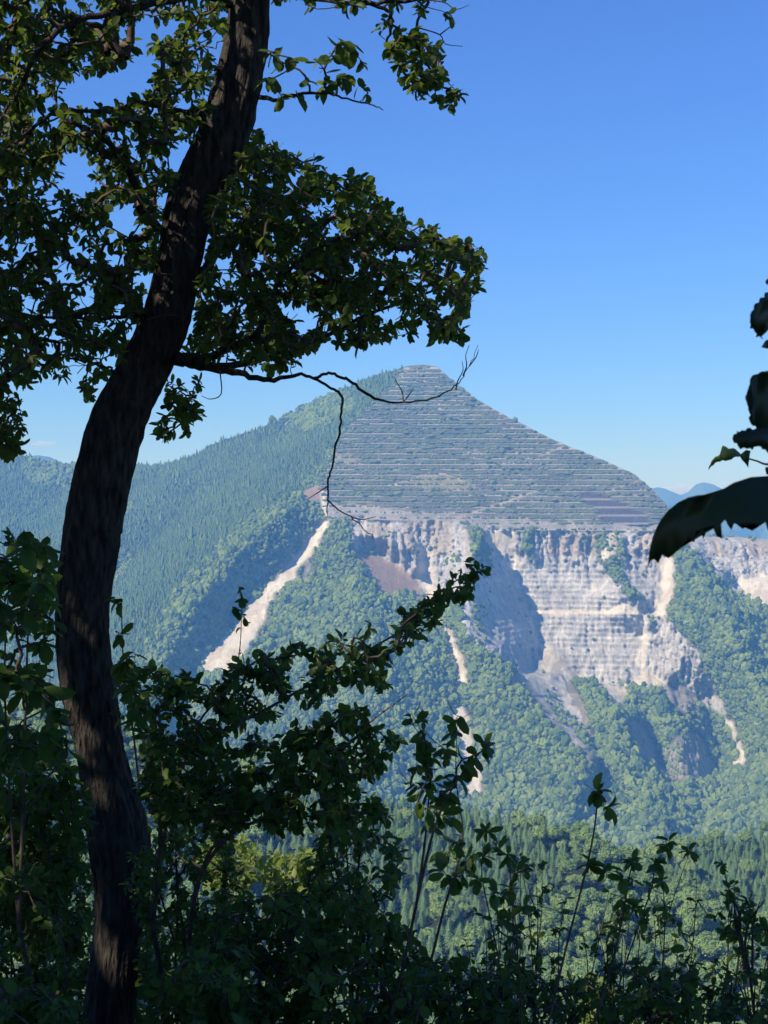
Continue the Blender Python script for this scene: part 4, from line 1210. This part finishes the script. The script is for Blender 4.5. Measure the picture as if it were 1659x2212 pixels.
stem_plant('thin shoot with sparse leaves near the right edge', [(1560, 2320, 5), (1585, 2150, 4), (1600, 2000, 3), (1575, 1920, 2), (1555, 1850, 1)], [(1575, 1920), (1600, 1990), (1612, 1945), (1590, 2060), (1625, 1960), (1560, 1870)], 6.4, .05)
stem_plant('upright shoot with small leaf tip under the right ridge', [(1400, 2320, 4), (1425, 2150, 3), (1436, 2000, 2.2), (1432, 1905, 1.4)], [(1432, 1900), (1440, 1960), (1425, 2010), (1450, 2050), (1490, 1838)], 6.0, .05, extra=[[(1436, 2000, 2), (1465, 1910, 1.5), (1492, 1835, 1)]])
stem_plant('crooked brown-leaved shoot beside the sapling', [(1050, 2300, 4), (1080, 2120, 3), (1060, 1990, 2.5), (1040, 1880, 2), (1052, 1800, 1.2)], [(1052, 1795), (1045, 1850), (1070, 1930), (1030, 1900), (1085, 1985), (1062, 2030)], 5.8, .055)

# thicket along the bottom: separate bushes
def bush(label, cu, cv, ru, rv, d, n, leaf=.045, mat=None, group='thicket bushes', nl=(6, 9), top=None):
    an = rng.uniform(0, 6.28, n); rr = np.sqrt(rng.random(n))
    uu = cu + ru * rr * np.cos(an); v2 = cv + rv * rr * np.sin(an)
    # ragged outline
    v2 = v2 + rv * .35 * fbm(uu / 60, v2 * 0, int(cu), 3)
    tgt = np.array([P(x, y, d + rng.normal(0, .35)) for x, y in zip(uu, v2)])
    st = []
    for k in range(4):
        x = cu + ru * rng.uniform(-.3, .3); x1 = cu + ru * rng.uniform(-.8, .8)
        st.append([(x, cv + rv + 60, 5), ((x + x1) / 2 + rng.uniform(-15, 15), cv + rv * .3, 4), (x1, cv - rv * rng.uniform(.4, .9), 1.6)])
    return shrub('bush', label, st, tgt, d, mat or M_LEAF2, leaf, nl, group, back=.08, jit=.2)

bush('dark bush filling the lower left corner', 30, 2080, 150, 190, 6.2, 320)
bush('dark bush at the left edge beside the lower trunk', 60, 1800, 130, 190, 6.4, 330, .058)
bush('low dark bush in front of the foot of the trunk', 430, 2190, 130, 120, 5.4, 230, .045)
bush('shaded bush behind the foot of the leaning trunk', 190, 2120, 150, 120, 9.4, 260, .06)
bush('shaded bush behind the trunk, left of its lower bend', 120, 1930, 110, 130, 9.6, 220, .06)
bush('shaded bush low between the trunk and the bottom centre', 420, 2080, 130, 110, 8.6, 220, .055)
bush('shadowed bush just right of the lower trunk', 400, 1930, 130, 170, 7.2, 280)
bush('dark bush at the bottom left of centre', 560, 2090, 170, 170, 6.0, 380)
bush('dark bush at the bottom centre below the sapling', 770, 2110, 150, 170, 5.8, 320)
bush('brownish bush behind the sapling stems', 760, 1880, 110, 110, 7.0, 120, .05)
bush('low bush at the bottom right of centre', 1000, 2170, 150, 110, 6.0, 150, .05)
bush('thin bush low beneath the slender shoots', 1190, 2200, 150, 110, 6.4, 110, .045)
bush('dark bush low under the right-hand shoots', 1430, 2180, 120, 100, 6.2, 100, .05)
bush('dark bush in the lower right corner', 1630, 2160, 90, 110, 6.0, 60, .045)
bush('thin bush with dark sprays at the right edge', 1610, 1985, 60, 50, 6.4, 16, .045)
def twiggy(label, u0, u1, vt0, vt1, d, ns, nl):
    st = []; tg_ = []
    for k in range(ns):
        a = rng.uniform(u0, u1); b = a + rng.normal(12, 34); vt = rng.uniform(vt0, vt1)
        st.append([(a, 2290, 2.6), (a * .6 + b * .4 + rng.uniform(-12, 12), 2290 * .6 + vt * .4, 2.2), (a * .25 + b * .75 + rng.uniform(-8, 8), 2290 * .25 + vt * .75, 1.6), (b, vt, .8)])
        for t in rng.uniform(.25, 1.0, nl):
            tg_.append(P(a + (b - a) * t + rng.normal(0, 15), 2290 + (vt - 2290) * t + rng.normal(0, 10), d + rng.normal(0, .12)))
        tg_.append(P(b, vt, d))
    return shrub('twiggy_bush', label, st, np.array(tg_), d, M_LEAF2, .042, (2, 5), 'twiggy bushes at the lower right', back=.05, jit=.2, droop=.2)
twiggy('twiggy bush of many thin upright stems left of the tallest shoot', 1020, 1200, 1840, 2080, 6.6, 15, 8)
twiggy('twiggy bush of thin stems between the slender shoots', 1230, 1420, 1900, 2090, 6.9, 13, 8)
twiggy('twiggy bush of thin stems at the right edge of the picture', 1460, 1680, 1900, 2100, 6.6, 15, 9)
bush('dark bush in the very bottom left corner of the bank', 40, 2215, 130, 90, 5.2, 170, .045)
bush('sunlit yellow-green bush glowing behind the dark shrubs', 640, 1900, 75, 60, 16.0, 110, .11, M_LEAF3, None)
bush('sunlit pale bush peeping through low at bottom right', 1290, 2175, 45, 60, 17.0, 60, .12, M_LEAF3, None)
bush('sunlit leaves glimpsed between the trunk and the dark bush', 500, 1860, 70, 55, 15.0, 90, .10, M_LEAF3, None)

# fern-like litter and dead stalks on the bank
lp = []
for _ in range(1800):
    x = rng.uniform(-3.2, 3.0); y = rng.uniform(3.0, 9.5)
    lp.append((x, y, float(ground_z(x, y)) + .02))
lp = np.array(lp); aa_ = rng.normal(0, 1, lp.shape); aa_[:, 2] *= .25
s_, a2, n2 = leaf_frames(aa_, np.array([0, 0, 1.]) + rng.normal(0, .3, lp.shape))
obj('leaf_litter', leaves_joined('leaf_litter', lp, s_, a2, n2, rng.uniform(.05, .09, len(lp))), plain_mat('dry_leaf', (.09, .06, .03), (.16, .11, .05), scale=8), kind='stuff', label='brown fallen leaves lying on the shaded bank', cat='leaf litter')

# ------------------------------------------------------------------ close branch hanging in at the right edge
def K(cx, cy):
    return (1316.6 + cx / 2.6876, 493.7 + cy / 2.6876)
BR = empty('overhanging_branch', P(1760, 1300, 1.25).tolist(), 'close dark branch with big toothed leaves hanging in from the right edge', 'branch')
bbase = P(1760, 1300, 1.25)
M_NEAR = leaf_mat('near_leaf', (0.02, 0.032, 0.012), (0.035, 0.055, 0.018), transl=0.18, tcol=(.12, .2, .03))
M_NEAR2 = leaf_mat('young_leaf', (0.06, 0.10, 0.025), (0.08, 0.12, 0.03), transl=0.45, tcol=(.3, .45, .06))
def outline_leaf(pts, d, mat, curl=0.02, fold=0.0, tilt=0.0, teeth=0.0):
    poly = [K(*p_) for p_ in pts]
    cu = sum(p_[0] for p_ in poly) / len(poly); cv = sum(p_[1] for p_ in poly) / len(poly)
    if teeth:
        q = []
        for (a, b), (c, e) in zip(poly, poly[1:] + poly[:1]):
            q.append((a, b)); L_ = math.hypot(c - a, e - b)
            n = int(L_ / 5)
            for i in range(1, n):
                t = i / n
                k = teeth * (1 if i % 2 else -.3)
                q.append((a + (c - a) * t + (e - b) / L_ * k, b + (e - b) * t - (c - a) / L_ * k))
        poly = q
    bm = bmesh.new()
    vl = [bm.verts.new((a, 0, -b)) for a, b in poly]
    f = bm.faces.new(vl)
    bmesh.ops.triangulate(bm, faces=[f])
    bmesh.ops.subdivide_edges(bm, edges=[e for e in bm.edges if not e.is_boundary], cuts=1)
    R = max(math.hypot(a - cu, b - cv) for a, b in poly)
    for v in bm.verts:
        a, b = v.co.x, -v.co.z
        rr = ((a - cu) ** 2 + (b - cv) ** 2) / R ** 2
        dd = d + curl * rr + tilt * (a - cu) / R + fold * abs(b - cv) / R
        v.co = Vector(P(a, b, dd) - bbase)
    me = bpy.data.meshes.new('leaf'); bm.to_mesh(me); bm.free()
    for p_ in me.polygons: p_.use_smooth = True
    o = obj('leaf', me, mat, parent=BR)
    sd = o.modifiers.new('thickness', 'SOLIDIFY'); sd.thickness = 0.0006
    return o
outline_leaf([(225, 1962), (232, 1880), (250, 1800), (275, 1735), (300, 1690), (345, 1635), (400, 1590), (460, 1562), (520, 1548), (580, 1545), (620, 1538), (665, 1510), (720, 1478), (820, 1445), (918, 1438), (1050, 1450), (1160, 1500), (1180, 1600), (1100, 1700), (1060, 1760), (1040, 1705), (1010, 1765), (985, 1700), (950, 1762),
              (918, 1750), (905, 1705), (880, 1690), (862, 1700), (830, 1755), (818, 1705), (798, 1690), (782, 1700), (772, 1745), (758, 1690), (742, 1682), (728, 1702), (708, 1750), (700, 1690), (672, 1690), (648, 1715), (636, 1755), (655, 1800), (622, 1785), (602, 1735), (575, 1735), (545, 1802), (530, 1750), (508, 1752),
              (492, 1822), (470, 1805), (440, 1795), (428, 1805), (420, 1852), (400, 1868), (380, 1858), (362, 1862), (345, 1912), (325, 1902), (308, 1890), (285, 1942), (262, 1918), (240, 1928)], 1.15, M_NEAR, .04, .015, -.03)
outline_leaf([(918, 828), (870, 835), (835, 850), (815, 880), (818, 905), (800, 940), (790, 985), (800, 1020), (812, 1060), (808, 1100), (830, 1145), (870, 1180), (930, 1220), (1040, 1220), (1130, 1100), (1120, 950), (1030, 850)], 1.2, M_NEAR, .03, 0, .02, teeth=4.5)
outline_leaf([(850, 1160), (800, 1158), (770, 1170), (750, 1182), (742, 1172), (720, 1195), (713, 1220), (722, 1245), (745, 1262), (760, 1282), (800, 1280), (830, 1286), (860, 1265), (890, 1282), (918, 1302), (1000, 1320), (1060, 1250), (1000, 1180), (920, 1150)], 1.18, M_NEAR, .02, 0, .01, teeth=3.5)
outline_leaf([(940, 350), (905, 370), (900, 385), (870, 412), (840, 450), (828, 478), (818, 500), (822, 560), (815, 580), (845, 600), (850, 632), (885, 640), (895, 640), (888, 600), (900, 575), (925, 560), (990, 600), (1060, 520), (1040, 420), (990, 360)], 1.25, M_NEAR, .03, 0, .03, teeth=4.0)
outline_leaf([(918, 290), (905, 305), (908, 322), (930, 330), (980, 320), (980, 285)], 1.27, M_NEAR)
outline_leaf([(905, 650), (880, 690), (920, 698), (980, 690), (990, 655), (930, 640)], 1.24, M_NEAR)
outline_leaf([(575, 1402), (588, 1365), (605, 1335), (640, 1312), (662, 1300), (655, 1262), (690, 1280), (715, 1276), (740, 1292), (762, 1318), (720, 1330), (690, 1345), (655, 1345), (615, 1358), (590, 1380)], 2.0, M_NEAR2, .03, .02, teeth=1.5)
outline_leaf([(755, 1318), (775, 1300), (792, 1286), (818, 1292), (806, 1315), (800, 1340), (805, 1388), (790, 1365), (772, 1345)], 2.0, M_NEAR2, .02)
outline_leaf([(905, 1390), (918, 1385), (960, 1390), (960, 1430), (912, 1425)], 1.6, M_NEAR)
st_ = [[(760, 1322, 2.0, .0012), (850, 1348, 2.0, .0012), (930, 1368, 1.8, .0015), (1100, 1300, 1.5, .002), (1190, 1200, 1.25, .003)],
       [(1190, 2200, 1.25, .005), (1180, 1700, 1.25, .0045), (1190, 1200, 1.25, .004), (1160, 900, 1.25, .0035), (1060, 520, 1.27, .002)],
       [(1180, 1600, 1.25, .003), (1150, 1560, 1.2, .002), (1100, 1560, 1.16, .0015)]]
for l in st_:
    sm = smooth_line([np.append(P(*K(x, y), d), r) for x, y, d, r in l], 5)
    v, q = tube_rings(sm[:, :3], sm[:, 3], 6)
    obj('stem', mesh_np('stem', v - bbase, q, smooth=True), M_TWIG, parent=BR)

# ------------------------------------------------------------------ trees to the left and behind that shade this spot
def shade_tree(label, x, y, h, r, n, seed):
    g = float(ground_z(x, min(y, 12)))
    rr = np.random.default_rng(seed)
    root = empty('forest_tree', (x, y, g - .1), label, 'tree', 'forest trees around the viewpoint')
    v, q = tube_rings([(0, 0, 0), (.15, .1, h * .4), (0, .2, h * .8), (.1, .1, h)], [.24, .19, .12, .03], 10)
    obj('trunk', mesh_np('trunk', v, q, smooth=True), M_BARK, parent=root)
    for k in range(6):
        a = k * 1.05 + rr.uniform(-.3, .3); z0 = h * rr.uniform(.45, .75)
        v, q = tube_rings([(0, .1, z0), (math.cos(a) * r * .4, math.sin(a) * r * .4, z0 + .7), (math.cos(a) * r * .8, math.sin(a) * r * .8, z0 + 1.2)], [.09, .06, .02], 6)
        obj('branch', mesh_np('branch', v, q, smooth=True), M_BARK, parent=root)
    nc = 15
    c = rr.normal(0, 1, (nc, 3)); c /= np.linalg.norm(c, axis=1)[:, None]
    c = c * rr.uniform(.35, .9, (nc, 1)) * np.array([r, r, h * .33]) + np.array([0, 0, h * .72])
    w = rr.integers(0, nc, n)
    d = rr.normal(0, 1, (n, 3)); d /= np.linalg.norm(d, axis=1)[:, None]
    p = c[w] + d * (rr.random((n, 1)) ** .5) * r * .40
    p = p[~in_gap(p + np.array([x, y, g - .1]))]; n = len(p)  # crown cut open towards the sun so light patches fall on chosen spots
    vq, fq = leaf_quads(p, np.tile((0, 0, 1.), (n, 1)), .13, rr)
    obj('crown', mesh_np('crown', vq, fq), M_LEAF, parent=root, kind='stuff')

shade_tree('broad forest tree out of view left of the leaning tree', -8.0, 5.5, 9.5, 4.2, 11500, 1)
shade_tree('forest tree out of view on the slope to the left', -8.6, 0.5, 10.0, 4.2, 11500, 2)
shade_tree('forest tree out of view behind the viewpoint to the left', -5.2, -3.6, 9.5, 3.8, 10000, 3)
shade_tree('forest tree out of view uphill behind the viewpoint', -1.2, -5.5, 9.5, 3.8, 9500, 4)
shade_tree('slim forest tree out of view further left downhill', -9.5, 10.5, 11.0, 4.0, 10000, 5)

# ------------------------------------------------------------------ cloud beyond the far massif, and the haze
cm, nt, b = new_mat('cloud_vapour')
for n_ in list(nt.nodes):
    if n_.type == 'BSDF_PRINCIPLED': nt.nodes.remove(n_)
pv = nt.nodes.new('ShaderNodeVolumePrincipled'); pv.inputs['Density'].default_value = 0.006; pv.inputs['Color'].default_value = (1, 1, 1, 1); pv.inputs['Anisotropy'].default_value = 0.0
nt.links.new(pv.outputs[0], nt.nodes['Material Output'].inputs['Volume'])
def cloud(label, u, v, d, w, h, seed):
    r = random.Random(seed)
    bm = bmesh.new()
    c = Vector(P(u, v, d))
    bmesh.ops.create_icosphere(bm, subdivisions=4, radius=1.0)
    for q in bm.verts:
        n = q.co.normalized()
        k = 1 + .5 * float(fbm(np.array(n.x * 3 + n.y), np.array(n.z * 2 + seed), seed, 3))
        q.co = Vector((n.x * w * k, n.y * w * .5 * k, n.z * h * k * (1.0 if n.z > 0 else .5)))
    me = bpy.data.meshes.new('cloud'); bm.to_mesh(me); bm.free()
    obj('cloud', me, cm, loc=c, label=label, cat='cloud')
cloud('small white cloud resting on the far massif at the right', 1470, 1062, 16000, 210, 70, 3)
cloud('faint low cloud over the saddle at the left edge', 95, 960, 16000, 130, 40, 6)

hz, nt, b = new_mat('haze_air')
for n_ in list(nt.nodes):
    if n_.type == 'BSDF_PRINCIPLED': nt.nodes.remove(n_)
pv = nt.nodes.new('ShaderNodeVolumePrincipled')
pv.inputs['Color'].default_value = (0.15, 0.43, 1.0, 1); pv.inputs['Absorption Color'].default_value = (1, 1, 1, 1); pv.inputs['Density'].default_value = 1.55e-4; pv.inputs['Anisotropy'].default_value = 0.0
nt.links.new(pv.outputs[0], nt.nodes['Material Output'].inputs['Volume'])
bx0 = np.array([[-6600, -2600, -601], [6600, -2600, -601], [6600, 12700, -601], [-6600, 12700, -601], [-6600, -2600, 420], [6600, -2600, 420], [6600, 12700, 420], [-6600, 12700, 420]], float)
obj('haze', mesh_np('haze', bx0, [(3, 2, 1, 0), (4, 5, 6, 7), (0, 1, 5, 4), (1, 2, 6, 5), (2, 3, 7, 6), (3, 0, 4, 7)]), hz, kind='stuff', label='thin blue haze filling the valley air', cat='haze')
